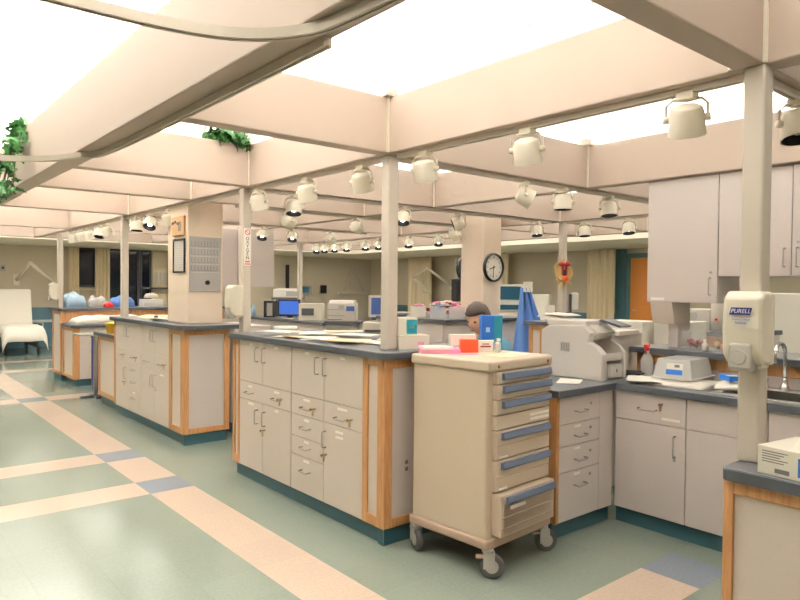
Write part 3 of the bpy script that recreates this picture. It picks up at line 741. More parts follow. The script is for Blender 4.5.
# objects on the cart top, laid out in the cart's own frame
ca, sa = math.cos(math.radians(4)), math.sin(math.radians(4))
def on_cart(u, v, z=1.0855): return (2.425 + u*ca - v*sa, 2.215 + u*sa + v*ca, z)
def carton(name, lab, cat, loc, rot, sx, sy, sz, m='gunk', group=None, panels=()):
    t = thing(name, lab, cat, loc, rot, group)
    MB().box(-sx/2, sx/2, -sy/2, sy/2, 0, sz).build('carton_body', m, t, bevel=.002)
    for (face, u0, u1, z0, z1, pm) in panels:
        e = .0008; k = MB()
        if face == '-y': k.box(u0, u1, -sy/2-e, -sy/2, z0, z1)
        elif face == '-x': k.box(-sx/2-e, -sx/2, u0, u1, z0, z1)
        elif face == '+x': k.box(sx/2, sx/2+e, u0, u1, z0, z1)
        else: k.box(u0, u1, z0, z1, sz, sz+e)
        k.build('printed_panel', pm, t)
    return t
def sheet(lab, loc, rot, sx, sy, m='paper', n=1, curl=.004, group=None, name='paper_sheet'):
    mb = MB()
    ph = random.random()*6
    mb.grid(lambda u, v: ((u-.5)*sx, (v-.5)*sy, curl*(1+math.sin(ph+u*3.4+v*2.1))*.5), 6, 6)
    t_ = mb.build(name, m, None, solid=.0012*n, smooth=False)
    place(t_, (loc[0], loc[1], loc[2]+.0006*n+.0004), rot); tag(t_, lab, 'paper', group)
    return t_
zc = 1.0855
carton('glove_box', 'small orange red carton on the cart top', 'box', (2.675, 2.60, zc), -.65, .10, .06, .072, 'orange')
carton('supply_box', 'long white carton on the cart behind the orange one', 'box', (2.735, 2.71, zc), -.55, .15, .05, .09, 'paper', panels=(('-y', -.06, .05, .02, .028, 'lmark'),))
carton('supply_box', 'white carton with a dark red stripe right of the orange one', 'box', (2.795, 2.59, zc), -.6, .085, .05, .062, 'paper', panels=(('-y', -.03, .03, .025, .033, 'wine'), ('-y', -.02, .02, .04, .046, 'mark')))
t = thing('paper_pad', 'pad of pink forms on the left of the cart top', 'paper', (2.53, 2.69, zc), -.6)
MB().box(-.11, .11, -.08, .08, 0, .022).build('pad', 'pink', t, bevel=.002)
MB().box(-.10, .06, -.075, .075, .0225, .034, R=Matrix.Rotation(.12, 3, 'Z')).build('loose_forms', 'paper', t)
for k, (u, v, h, r) in enumerate([(2.80, 2.50, .058, .013), (2.845, 2.53, .075, .015), (2.87, 2.60, .06, .013)]):
    t = thing('medicine_vial', 'small white vial on the cart top, %s of three from the front' % ORD[k], 'vial', (u, v, zc), 0, 'vials on the cart')
    MB().lathe([(r, 0), (r, h*.66), (r*.55, h*.78), (r*.55, h*.8), (0, h*.8)], n=14).build('bottle', 'clear', t, smooth=True)
    MB().lathe([(r*.75, h*.8), (r*.75, h), (0, h)], n=14).build('cap', 'paper', t)
sheet('cream sheet of paper at the front edge of the cart top', (2.68, 2.35, zc), .1, .15, .16, 'cream', 2, .001)
sheet('white sheet lying at the front right of the cart top', (2.835, 2.38, zc), .3, .10, .12, 'paper', 1, .001)
sheet('small red edged slip left of the orange carton on the cart', (2.56, 2.53, zc), -.6, .16, .05, 'pink', 1, .001)
carton('tissue_box', 'tall blue carton hiding the face of the seated person', 'box', (3.135, 2.855, LT+.0008), -.62, .13, .09, .405, 'blue', panels=(('-y', .012, .06, .01, .4, 'teal'), ('-y', -.04, -.015, .30, .33, 'pbag')))

# objects on the near counter top
z = HT + .0005
carton('supply_box', 'flat pinkish white carton on the near counter beside its post', 'box', (2.545, 2.95, z), -.35, .19, .13, .082, 'gunk', panels=(('-y', .02, .06, .02, .045, 'pink'),))
carton('glove_box', 'white and teal glove carton stacked on the flat white one', 'box', (2.525, 2.965, z+.0828), -.45, .115, .08, .10, 'gunk', panels=(('-y', -.01, .054, .006, .09, 'teal'), ('-y', .005, .04, .04, .052, 'paper')))
for k, (x, y, r, sx, sy, m, lab) in enumerate([
    (2.62, 3.32, .3, .22, .30, 'paper', 'white sheet nearest the post on the near counter'),
    (2.50, 3.50, .9, .2, .28, 'cream', 'cream sheet near the post on the near counter'),
    (2.40, 3.42, .2, .1, .24, 'manila', 'tan strip of paper along the near counter edge'),
    (2.72, 3.72, .5, .22, .30, 'paper', 'white sheet at the back middle of the near counter'),
    (2.50, 3.86, 1.2, .22, .29, 'paper', 'white sheet in the middle of the near counter'),
    (2.37, 3.95, .1, .08, .22, 'manila', 'tan slip at the middle edge of the near counter'),
    (2.66, 4.08, .8, .22, .30, 'paper', 'white sheet left of middle on the near counter'),
    (2.44, 4.28, .4, .22, .28, 'paper', 'white sheet beside the roll on the near counter'),
    (2.74, 4.33, .2, .2, .28, 'cream', 'cream sheet at the oxygen post end of the near counter'),
    (2.86, 3.42, .7, .2, .28, 'paper', 'white sheet at the back edge behind the near counter post'),
    (2.38, 3.68, .15, .12, .22, 'paper', 'small white slip at the aisle edge of the near counter'),
    (2.84, 4.05, 1.1, .2, .28, 'cream', 'cream sheet at the back edge of the near counter'),
    (2.40, 4.10, .6, .14, .22, 'paper', 'small white sheet between the tan slip and the roll')]):
    sheet(lab, (x, y, z + .008*(k % 4)), r, sx, sy, m, 3, .004, 'loose papers on the near counter')
t = MB().lathe([(.055, 0), (.09, 0), (.095, .015), (.09, .03), (.055, .03), (.05, .015), (.055, 0)], n=28, cap=False).build('bandage_roll', 'paper', None, smooth=True)
tag(place(t, (2.66, 4.60, z+.012)), 'white bandage roll lying among the papers of the near counter', 'roll')

# second counter top
for k, (x, y, r, m, lab) in enumerate([(2.52, 7.12, .3, 'cream', 'cream sheet at the far end of the second counter'), (2.44, 6.55, 1.0, 'paper', 'white sheet beside the notice column on its counter')]):
    sheet(lab, (x, y, z), r, .22, .3, m, 4, .03, 'papers on the second counter')
t = thing('stapler', 'black stapler on the second counter by the papers', 'stapler', (2.42, 6.80, z), 1.3)
MB().box(-.09, .09, -.018, .018, 0, .012).build('base', 'black', t, bevel=.003)
MB().prism([(-.085, .02), (.09, .014), (.09, .03), (-.06, .05), (-.085, .045)], 'y', -.016, .016).build('arm', 'black', t, bevel=.003)
t = thing('sharps_bin', 'yellow waste tub on the low step of the second counter', 'bin', (2.42, 8.25, LT+.0005))
MB().lathe([(.06, 0), (.075, .1), (.078, .102), (.07, .104), (0, .1)], n=16).build('tub', 'yellow', t, smooth=True)
MB().lathe([(.08, .105), (.08, .118), (.03, .13), (0, .13)], n=16).build('lid', 'yellow', t)
t = thing('side_tray', 'steel tray table beside the low end of the second counter', 'table', (2.42, 8.95, 0))
MB().box(-.22, .2, -.18, .22, .80, .815).build('tray', 'steel', t, bevel=.004)
MB().box(-.02, .02, -.02, .02, .03, .80).build('stem', 'steel', t)
MB().box(-.18, .18, -.03, .03, 0, .03).box(-.03, .03, -.16, .16, 0, .03).build('base', 'dgrey', t)
t = thing('waste_bin', 'tall dark blue bin between the second and furthest counters', 'bin', (2.62, 8.98+.36, 0))
MB().prism([(-.12, -.11), (.12, -.11), (.12, .11), (-.12, .11)], 'z', .02, .72).build('body', 'navy', t, bevel=.01)
MB().box(-.125, .125, -.115, .115, .72, .75).build('lid', 'dgrey', t, bevel=.006)

# furthest counter
def bundle(name, lab, cat, loc, rot, sx, sy, sz, m, amp=.012, seed=1, group=None):
    rr = random.Random(seed); ph = [rr.random()*6 for _ in range(6)]
    def f(u, v):
        x, y = (u-.5)*2, (v-.5)*2
        e = max(0, 1-abs(x)**4) * max(0, 1-abs(y)**4)
        h = sz * e**.35 + amp*e*(math.sin(5*x+ph[0])*math.cos(4*y+ph[1]) + .6*math.sin(9*x+ph[2]+3*y))
        return (x*sx/2, y*sy/2, max(.001, h))
    mb = MB().grid(f, 16, 16)
    # close the underside
    e = [ed for ed in mb.bm.edges if len(ed.link_faces) == 1]
    bmesh.ops.holes_fill(mb.bm, edges=e)
    o_ = mb.build(name, m, None, smooth=True)
    place(o_, loc, rot)
    if cat: tag(o_, lab, cat, group)
    return o_
bundle('folded_sheet', 'large folded white sheet on the furthest low worktop', 'linen', (2.97, 10.32, LT+.001), .05, 1.05, .45, .11, 'linen', .015, 3)
bundle('wrapped_bundle', 'pale blue wrapped bundle at the left of the furthest ledge', 'bundle', (2.64, 10.97, HT+.001), .1, .30, .34, .20, 'pbag', .03, 4, 'bundles on the furthest ledge')
bundle('wrapped_bundle', 'whitish blue wrapped bundle in the middle of the furthest ledge', 'bundle', (3.0, 10.98, HT+.001), -.1, .28, .34, .15, 'clear', .03, 5, 'bundles on the furthest ledge')
bundle('wrapped_bundle', 'small red pouch between bundles on the furthest ledge', 'bundle', (3.08, 10.70, HT+.001), .2, .12, .10, .08, 'red', .01, 6, 'bundles on the furthest ledge')
bundle('wrapped_bundle', 'blue and white bundle right of the red pouch', 'bundle', (3.36, 10.97, HT+.001), .3, .30, .3, .16, 'bluecl', .02, 8, 'bundles on the furthest ledge')
t = carton('tissue_box', 'white carton with tissues on the furthest ledge', 'box', (3.82, 10.95, HT+.001), 0, .32, .22, .12, 'paper')
bundle('tissue', '', '', (0, 0, .1402), 0, .2, .14, .07, 'linen', .01, 9).parent = t

# sink counter: towels, tub, spray, cables
lz = LT + .0008
bundle('towel', 'cream towel spread flat under the upturned tub by the sink', 'towel', (3.96, 2.03, lz), .1, .44, .42, .016, 'linen', .011, 11, 'towels on the sink counter')
bundle('towel', 'crumpled white towel draped near the sink rim', 'towel', (3.98, 1.71, lz+.007), .3, .24, .20, .03, 'linen', .014, 12, 'towels on the sink counter')
sheet('white paper sheet at the worktop corner under the towel edge', (3.79, 2.17, lz+.020), .5, .22, .2, 'paper', 2, .006)
t = thing('storage_tub', 'frosted plastic tub upside down on the towels beside the sink', 'tub', (4.04, 2.05, lz+.032), .09)
def tub(w, d, h, tw, td, th=.004):
    # open box, open end down: outer and inner skins
    m = MB()
    ro = [(-w, -d, 0), (w, -d, 0), (w, d, 0), (-w, d, 0)]; rt = [(-tw, -td, h), (tw, -td, h), (tw, td, h), (-tw, td, h)]
    def inner(p, s=1): return (p[0]*(1-th/w), p[1]*(1-th/d), p[2] - (th if p[2] > 0 else 0))
    rings = [ro, rt]
    V = [[m.bm.verts.new(p) for p in r] for r in rings]; I = [[m.bm.verts.new(inner(p)) for p in r] for r in rings]
    for i in range(4):
        j = (i+1) % 4
        m.bm.faces.new((V[0][i], V[0][j], V[1][j], V[1][i])); m.bm.faces.new((I[0][i], I[0][j], I[1][j], I[1][i])); m.bm.faces.new((V[0][i], V[0][j], I[0][j], I[0][i]))
    m.bm.faces.new(V[1]); m.bm.faces.new(I[1])
    return m
tub(.17, .12, .118, .148, .10).build('shell', 'clear', t, bevel=.012, seg=3)
m = MB().box(-.18, .18, -.13, -.12, 0, .012).box(-.18, .18, .12, .13, 0, .012).box(-.18, -.17, -.12, .12, 0, .012).box(.17, .18, -.12, .12, 0, .012)
m.build('rim', 'clear', t, bevel=.003)
def card(p, y, u0, u1, z0, z1, mm):
    MB().box(u0, u1, y-.0012, y, z0, z1).build('tub_label', mm, p)
lb = bpy.data.objects.new('tub_label', None); C.objects.link(lb); lb.parent = t; lb.location = (-.1535, -.01, .06); lb.rotation_euler = (math.radians(-10.6), 0, -PI/2); 
MB().box(-.05, .05, -.006, -.004, -.035, .035).build('label_card', 'paper', lb)
MB().box(-.05, .05, -.0075, -.006, -.035, -.005).build('label_print', 'blue', lb)
MB().box(0, .03, -.0075, -.006, .01, .026).build('label_print', 'mark', lb)
carton('glove_box', 'small blue and white packet on the towels near the sink', 'box', (3.96, 1.73, lz+.052), .9, .12, .06, .03, 'blue', panels=(('top', -.06, .0, -.03, .03, 'paper'),))
t = thing('spray_bottle', 'clear spray bottle with a red trigger left of the upturned tub', 'bottle', (4.125, 2.345, lz), .3)
MB().lathe([(.038, 0), (.04, .01), (.04, .10), (.03, .13), (.014, .155), (.014, .17), (0, .17)], n=18).build('bottle', 'clear', t, smooth=True)
MB().cyl((0, 0, .166), (0, 0, .186), .017, n=14).box(-.05, .03, -.012, .012, .186, .21).cyl((-.05, 0, .2), (-.062, 0, .2), .009, n=10).build('spray_head', 'red', t, bevel=.002)
MB().tube([(-.03, 0, .188), (-.038, 0, .17), (-.03, 0, .145)], .005, 8).build('trigger', 'red', t)
for k in range(4):
    pts = []; rr = random.Random(20+k)
    for i in range(16):
        a = i/15
        pts.append((4.00+.03*math.sin(7*a+k)+.02*a, 2.36+.06*math.cos(6*a+1.7*k)+.05*a, LT+.009+.008*k+.004*math.sin(5*a)))
    tag(MB().tube(pts, .005, 6).build('power_cable', 'black', None, smooth=True), 'black power cable in a tangle beside the white machines', 'cable', 'cables behind the printer')

# printers and machines on the worktop corner
t = thing('printer', 'large beige multifunction printer on the worktop right of the cart', 'printer', (3.60, 2.35, LT), 0)
# local: x to the right (front face towards -y), y backwards; side faces -x
PW, PD = .285, .47
m = MB().prism([(0, .03), (0, .0), (PD, .0), (PD, .30), (PD-.06, .335), (.14, .345), (.09, .30), (.10, .24), (.04, .21), (.0, .17)], 'x', 0, .06)
m.build('side_panel', 'lgrey', t, bevel=.006)
m = MB().prism([(0, .03), (0, .0), (PD, .0), (PD, .30), (PD-.06, .335), (.14, .345), (.09, .30), (.10, .24), (.04, .21), (.0, .17)], 'x', PW-.03, PW)
m.build('side_panel', 'lgrey', t, bevel=.006)
MB().box(.06, PW-.03, .18, PD-.005, 0, .30).box(.06, PW-.03, .02, .18, 0, .10).build('chassis', 'greyp', t)
MB().prism([(.02, .17), (.02, .12), (.19, .10), (.19, .14)], 'x', .06, PW-.03).build('output_tray', 'lgrey', t, bevel=.004)
MB().prism([(.06, .30), (.13, .25), (.22, .25), (.22, .34), (.13, .345)], 'x', .06, PW-.03).build('scanner_head', 'lgrey', t, bevel=.004)
MB().box(0.02, PW-.02, .13, PD-.03, .335, .375).build('lid', 'lgrey', t, bevel=.01)
MB().prism([(.30, .375), (.32, .375), (.56, .385), (.54, .397)], 'x', .06, PW-.08).build('feed_tray', 'white', t, bevel=.003)
MB().prism([(-.05, .345), (-.03, .335), (.12, .372), (.10, .385)], 'x', .14, PW-.02).build('document_tray', 'dgrey', t, bevel=.002)
MB().box(-.003, .0, .24, .31, .17, .23).build('vent_panel', 'greyp', t)
m = MB()
for k in range(5): m.box(-.004, -.003, .247+.013*k, .252+.013*k, .176, .224)
m.build('vent_slots', 'mark', t)
MB().box(.10, PW-.06, -.004, .02, .015, .095).build('paper_drawer', 'lgrey', t, bevel=.004)
MB().box(.16, PW-.12, -.008, -.004, .05, .07).build('drawer_grip', 'black', t)
MB().box(.12, PW-.09, .088, .092, .29, .305).build('display', 'black', t)
bundle('paper_tray_sheets', '', '', (.16, .42, .397), (.04, 0, 0), .18, .2, .012, 'paper', .004, 14).parent = t
sheet('white sheet sticking out from under the big printer', (3.44, 2.47, lz), .5, .2, .14, 'paper', 3, .003)
def tower(lab, loc, rot, sx, sy, sz, m='lgrey'):
    t = thing('computer_tower', lab, 'computer', loc, rot)
    MB().box(-sx/2, sx/2, -sy/2, sy/2, 0, sz).build('case', m, t, bevel=.006)
    MB().box(-sx/2-.006, -sx/2, -sy/2+.01, sy/2-.01, .01, sz-.01).build('bezel', 'lgrey', t, bevel=.003)
    MB().box(-sx/2-.008, -sx/2-.006, -sy/2+.03, sy/2-.03, sz-.09, sz-.06).box(-sx/2-.008, -sx/2-.006, -sy/2+.03, sy/2-.03, sz-.05, sz-.03).build('drive_slot', 'greyp', t)
    return t
tower('white computer tower behind the printer, topped by a white lid', (4.13, 2.60, LT+.0005), -.05, .22, .14, .26)
tower('white computer tower standing right behind the cables', (4.46, 2.75, 0), -.05, .3, .16, 1.12)
carton('storage_bin', 'white flat bin lid resting on the white tower', 'bin', (4.15, 2.60, LT+.2615), .1, .30, .2, .03, 'white')
carton('storage_bin', 'tall white bin beyond the worktop corner', 'bin', (5.1, 3.05, 0), .1, .30, .34, 1.18, 'white')
carton('storage_bin', 'second tall white bin right of the other beyond the corner', 'bin', (5.30, 2.72, 0), .1, .34, .3, 1.185, 'white')

# things on the ledge behind the sink
kz = 1.0505
for k, (y, m, lab) in enumerate([(2.12, 'wine', 'clear tub of dark red packets on the ledge'), (1.93, 'manila', 'clear tub of orange packets on the ledge')]):
    t = thing('supply_tub', lab, 'tub', (4.34, y, kz), 0, 'clear tubs on the ledge')
    c = MB().box(-.06, .06, -.06, .06, 0, .004).box(-.065, -.061, -.065, .065, 0, .12).box(.061, .065, -.065, .065, 0, .12).box(-.061, .061, -.065, -.061, 0, .12).box(-.061, .061, .061, .065, 0, .12)
    c.build('tub_wall', 'clear2', t)
    q = MB(); rr = random.Random(k)
    for i in range(14):
        q.ball((rr.uniform(-.04, .04), rr.uniform(-.04, .04), .02+rr.random()*.035), .017, 8)
    o_ = q.build('contents', m, t, smooth=True); o_['kind'] = 'stuff'
def small_bottle(lab, loc, r, h, m, mc, label_m=None):
    t = thing('bottle', lab, 'bottle', loc)
    MB().lathe([(r, 0), (r, h*.6), (r*.45, h*.74), (r*.45, h*.8), (0, h*.8)], n=14).build('body', m, t, smooth=True)
    MB().lathe([(r*.55, h*.8), (r*.5, h), (0, h)], n=12).build('cap', mc, t)
    if label_m: MB().lathe([(r*1.01, h*.18), (r*1.01, h*.45)], n=14, cap=False).build('wrap_label', label_m, t)
small_bottle('small white bottle between the two clear tubs', (4.28, 2.03, kz), .018, .075, 'paper', 'paper')
small_bottle('white bottle with red label and black cap right of the tubs', (4.30, 1.83, kz), .018, .105, 'paper', 'black', 'red')
t = thing('small_oven', 'small white countertop oven seen under the tall upper cabinet', 'oven', (6.05, 3.05, HT+.001), FACE_X)
MB().box(-.22, .22, 0, .3, 0, .18).build('case', 'lgrey', t, bevel=.006)
MB().box(-.19, .1, -.006, 0, .025, .15).build('door', 'greyp', t, bevel=.002)
t = thing('water_cooler', 'tall white cylinder dispenser seen below the upper cabinets', 'dispenser', (5.95, 2.68, HT+.001))
MB().lathe([(.085, 0), (.085, .30), (.07, .34), (.0, .34)], n=20).build('body', 'white', t, smooth=True)
MB().cyl((-.085, 0, .1), (-.1, 0, .1), .012, n=10).build('tap', 'red', t)

# soap dispenser pieces on posts
def sanitizer(lab, loc, brand):
    t = thing('sanitizer_dispenser', lab, 'dispenser', loc, FACE_X)
    # local: front towards -y, x along the wall
    prof = [(0, -.125), (0, .12), (-.07, .12), (-.098, .10), (-.106, .0), (-.10, -.09), (-.07, -.12)]
    MB().prism([(p[0], p[1]) for p in prof], 'x', -.062, .062).build('cover', 'ivory', t, bevel=.014, seg=4)
    MB().box(-.066, .066, -.018, .0, -.12, .115).build('back_plate', 'ivory', t, bevel=.006)
    MB().prism([(-.06, -.142), (-.06, -.045), (-.112, -.05), (-.116, -.128), (-.106, -.142)], 'x', -.036, .036).build('push_bar', 'greyp', t, bevel=.008, seg=3)
    MB().cyl((0, -.112, -.095), (0, -.120, -.095), .026, .022, n=20).build('push_button', 'greyp', t, smooth=False)
    MB().box(-.05, .05, -.06, .0, -.132, -.12).build('nozzle_shelf', 'lgrey', t, bevel=.004)
    if brand:
        lg = bpy.data.objects.new('logo', None); C.objects.link(lg); lg.parent = t; lg.location = (0, -.1067, .055); lg.rotation_euler = (math.radians(-3), 0, 0)
        MB().prism([(-.036, -.012), (.03, -.012), (.036, .012), (-.03, .012)], 'y', -.0012, .0).build('logo_plate', 'navy', lg, bevel=.0)
        text('lettering', 'PURELL', .019, 'paper', lg, (0, -.0016, 0), (PI/2, 0, 0), shear=.2)
        text('lettering', 'Instant Hand', .0105, 'blue', lg, (.002, -.0006, -.026), (PI/2, 0, 0))
        text('lettering', 'Sanitizer', .0105, 'blue', lg, (.002, -.0006, -.038), (PI/2, 0, 0))
    return t
sanitizer('white hand sanitizer dispenser with a blue logo on the near right post', (2.342, .945, 1.325), True)
sanitizer('plain white dispenser on the oxygen post', (2.347, 4.76, 1.33), False)
sanitizer('white dispenser on the slim post of the furthest counter', (2.402, 10.86, 1.33), False)

# tissue carton on the nearest counter
t = thing('tissue_box', 'white printed tissue carton on the nearest counter corner', 'box', (2.308, .816, LT+.0005), math.radians(-8))
MB().box(-.085, .145, -.16, .055, 0, .088).build('carton_body', 'gunk', t, bevel=.002)
m = MB()
for k, zz in enumerate((.072, .064, .056, .048, .04)): m.box(-.0858, -.085, -.04 + .012*(k % 3), .04, zz, zz+.003)
m.build('printed_lines', 'mark', t)
MB().box(-.0858, -.085, -.045, .0, .010, .024).build('bar_code', 'mark', t)
MB().box(-.075, .14, -.1608, -.16, .01, .06).build('printed_panel', 'blue', t)
MB().box(-.0858, -.085, -.158, -.07, .012, .07).build('printed_panel', 'blue', t)
m = MB().prism([(-.04, .0882), (.08, .0882), (.04, .13), (-.01, .11)], 'y', -.06, -.03); m.build('open_flap', 'gunk', t)
MB().box(-.02, .06, -.11, -.09, .0885, .10).build('blue_insert', 'blue', t)

# ------------------------------------------------------------------ column notices and clock
t = thing('notice_board', 'grey notice board with rows of small tags on the cream column', 'notice board', (2.575, 5.949, 1.64))
MB().box(-.155, .155, -.012, 0, -.255, .255).build('board', 'boardg', t, bevel=.003)
m = MB()
for r in range(4):
    for c in range(9):
        x = -.125 + c*.031; zz = .19 - r*.075
        m.box(x-.010, x-.006, -.0135, -.012, zz-.025, zz+.025).box(x-.006, x+.010, -.0135, -.012, zz-.025, zz-.021)
m.build('tag_rows', 'mark', t)
MB().cyl((.02, -.012, -.17), (.02, -.022, -.17), .022, n=18).build('black_dial', 'black', t)
m = MB()
for r in range(4): m.box(-.14, .14, -.0132, -.012, .148-r*.075, .151-r*.075)
m.build('row_lines', 'lmark', t)
t = thing('cork_board', 'small tan board with dark pins on the aisle side of the cream column', 'notice board', (2.409, 6.15, 2.0), FACE_X)
MB().box(-.14, .15, -.02, 0, -.09, .09).build('board', 'tan', t, bevel=.003)
m = MB()
for x, zz in ((-.1, .03), (-.04, .04), (.02, .02)): m.ball((x, -.022, zz), .014, 8)
m.box(.02, .09, -.021, -.02, -.05, .04); m.build('pinned_notes', 'mark', t)
t = thing('framed_notice', 'black framed notice below the tan board on the column', 'picture', (2.409, 6.14, 1.72), FACE_X)
MB().box(-.14, .14, -.015, 0, -.16, -.145).box(-.14, .14, -.015, 0, .145, .16).box(-.14, -.125, -.015, 0, -.145, .145).box(.125, .14, -.015, 0, -.145, .145).build('picture_frame', 'black', t)
MB().box(-.125, .125, -.006, 0, -.145, .145).build('notice_sheet', 'lgrey', t)
m = MB()
for k in range(11): m.box(-.1, .1 - .03*(k % 3), -.0068, -.006, .11-.022*k, .116-.022*k)
m.build('printed_lines', 'lmark', t)

t = thing('wall_clock', 'round white wall clock with black rim on the cream column', 'clock', (5.945, 5.399, 1.69))
MB().lathe([(.15, 0), (.172, 0), (.175, .03), (.165, .042), (.152, .04), (.15, .02), (.15, 0)], (0, 0, 0), (0, -1, 0), 40, cap=False).build('rim', 'black', t, smooth=True, bevel=.002)
MB().cyl((0, -.001, 0), (0, -.018, 0), .153, n=40).build('dial', 'paper', t)
for h in range(1, 13):
    a = math.radians(90 - 30*h); text('numeral', str(h), .034, 'black', t, (.118*math.cos(a), -.0185, .118*math.sin(a)), (PI/2, 0, 0))
def hand(ang, L, w, nm):
    a = math.radians(90-ang); R = Matrix.Rotation(-a, 3, 'Y')
    MB().box(-.025, L, -.0235, -.021, -w, w, R=R).build(nm, 'black', t)
hand(252, .075, .005, 'hour_hand'); hand(185, .115, .0035, 'minute_hand')
MB().cyl((0, -.018, 0), (0, -.026, 0), .008, n=12).build('hub', 'black', t)
t = thing('wall_clock', 'dark round clock seen edge on at the left of the clock column', 'clock', (5.905, 5.781, 1.68), PI)
MB().lathe([(.14, 0), (.16, 0), (.16, .035), (.14, .035), (.14, 0)], (0, 0, 0), (0, -1, 0), 32, cap=False).build('rim', 'black', t); MB().cyl((0, 0, 0), (0, -.02, 0), .14, n=32).build('dial', 'dgrey', t)

# oxygen strip on its post
t = thing('warning_sign', 'white vertical oxygen warning strip with red symbols on the slim post', 'sign', (2.385, 4.7135, 1.745))
MB().box(-.03, .03, -.002, 0, -.145, .145).build('sign_plate', 'paper', t)
for k, ch in enumerate('OXYGEN'): text('lettering', ch, .036, 'black', t, (0, -.0024, .066-.03*k), (PI/2, 0, 0))
MB().lathe([(.017, 0), (.022, 0), (.022, .001), (.017, .001), (.017, 0)], (0, -.002, .115), (0, -1, 0), 24, cap=False).box(-.018, .018, -.003, -.002, -.002, .002, R=Matrix.Translation((0, 0, .115)) @ Matrix.Rotation(.7, 4, 'Y')).build('no_smoking_symbol', 'red', t)
MB().box(-.02, .02, -.003, -.002, -.118, -.108).box(-.024, .024, -.003, -.002, -.135, -.127).build('red_lines', 'red', t)

# straw wreath on post
t = thing('wreath', 'straw wreath with a red bow on the slim post', 'wreath', (6.235, 4.58, 1.62), math.radians(-40))
m = MB(); rr = random.Random(3)
for i in range(70):
    a = rr.random()*2*PI; R_ = .085+rr.uniform(-.03, .03); p = Vector((R_*math.cos(a)*.75, rr.uniform(-.02, .02), R_*math.sin(a)*1.3))
    d = Vector((math.cos(a)*.05, rr.uniform(-.02, .02), math.sin(a)*.06)); m.cyl(p-d*.5, p+d, .006, .002, n=5)
m.lathe([(.06, -.015), (.085, -.02), (.1, 0), (.085, .02), (.06, .015)], (0, 0, 0), (0, 1, 0), 20)
m.build('straw_ring', 'straw', t)
m = MB()
for s in (-1, 1):
    m.ball((s*.035, -.03, .10), (.035, .015, .025), 10); m.box(s*.02-.012, s*.02+.012, -.03, -.024, -.02, .09)
m.ball((0, -.035, .1), .016, 8).build('bow', 'wine', t)
m = MB().ball((.01, -.03, -.06), .03, 10); m.build('gourd', 'orange', t, smooth=True)
MB().box(-.018, .018, -.04, -.02, -.03, .04).build('dark_figure', 'eye', t, bevel=.008)

# ------------------------------------------------------------------ ivy
def ivy(lab, base, L, spread, n, seed, drop, lift=.08):
    rr = random.Random(seed)
    t = thing('ivy_plant', lab, 'plant', base)
    m = MB(); s = MB()
    strands = 6
    for k in range(strands):
        a = rr.uniform(.55*PI, 1.45*PI); pts = []
        for i in range(7):
            q = i/6
            pts.append(Vector((spread[0]*q*math.cos(a) + rr.uniform(-.01, .01), spread[1]*q*math.sin(a) + rr.uniform(-.01, .01), lift + .06*math.sin(q*2.2) - drop*q*q)))
        s.tube(pts, .004, 5)
        for p in pts:
            for _ in range(n):
                c = p + Vector((rr.uniform(-.05, .05), rr.uniform(-.05, .05), rr.uniform(-.04, .05)))
                R_ = Matrix.Rotation(rr.uniform(0, 6.3), 3, 'Z') @ Matrix.Rotation(rr.uniform(.3, 1.7), 3, 'X') @ Matrix.Rotation(rr.uniform(0, 6.3), 3, 'Z')
                w = rr.uniform(.05, .085)
                pts2 = [(0, -.5, 0), (.35, -.6, .05), (.3, -.2, .08), (.55, .0, .05), (.22, .15, .08), (0, .7, 0), (-.22, .15, .08), (-.55, .0, .05), (-.3, -.2, .08), (-.35, -.6, .05)]
                ce = m.bm.verts.new(c + R_ @ Vector((0, 0, .12*w)))
                vs = [m.bm.verts.new(c + R_ @ (Vector(q)*w)) for q in pts2]
                for i in range(len(vs)): m.bm.faces.new((ce, vs[i], vs[(i+1) % len(vs)]))
    m.build('leaves', 'leaf', t); s.build('stems', 'stem', t, smooth=True)
    MB().lathe([(.05, 0), (.065, .08), (.07, .085), (.06, .085), (0, .08)], n=14).build('pot', 'ivory', t)
ivy('green ivy spilling over the aisle beam at the left', (1.05, 5.62, BT+.0905), .5, (.20, .50), 5, 5, .52, .0)
ivy('green ivy on the beam crossing above the oxygen post', (2.29, 4.66, BT+.0015), .3, (.26, .10), 6, 9, .02, -.01)
ivy('green ivy on top of the far soffit', (10.24, 6.6, 2.621), .3, (.25, .7), 4, 12, .2)
t = thing('red_pot', 'red pot on top of the far soffit beside the ivy', 'pot', (10.24, 5.6, 2.621))
MB().lathe([(.09, 0), (.13, .18), (.14, .2), (.11, .2), (0, .17)], n=18).build('pot_body', 'red', t, smooth=True)

# ------------------------------------------------------------------ hanging cabinets beyond the second counter
def hang_cab(lab, x0, x1, y0, y1, z0, z1):
    t = thing('wall_cabinet', lab, 'cabinet', (x0, y1, 0), FACE_X, 'hanging cabinets')
    w = y1-y0
    MB().box(0, w, 0, x1-x0, z0, z1).build('carcass', 'lam2', t)
    front(t, 'door', 0, w/2, z0, z1, 'lam2', hd=[('v', w/2-.04, z0+.06, z0+.17)]); front(t, 'door', w/2, w, z0, z1, 'lam2', hd=[('v', w/2+.04, z0+.06, z0+.17)])
hang_cab('grey hanging cabinet to the right of the oxygen post', 4.0, 4.50, 8.1, 9.1, 1.43, 2.195)
hang_cab('grey hanging cabinet glimpsed between column and oxygen post', 3.55, 3.98, 8.15, 9.1, 1.43, 2.195)

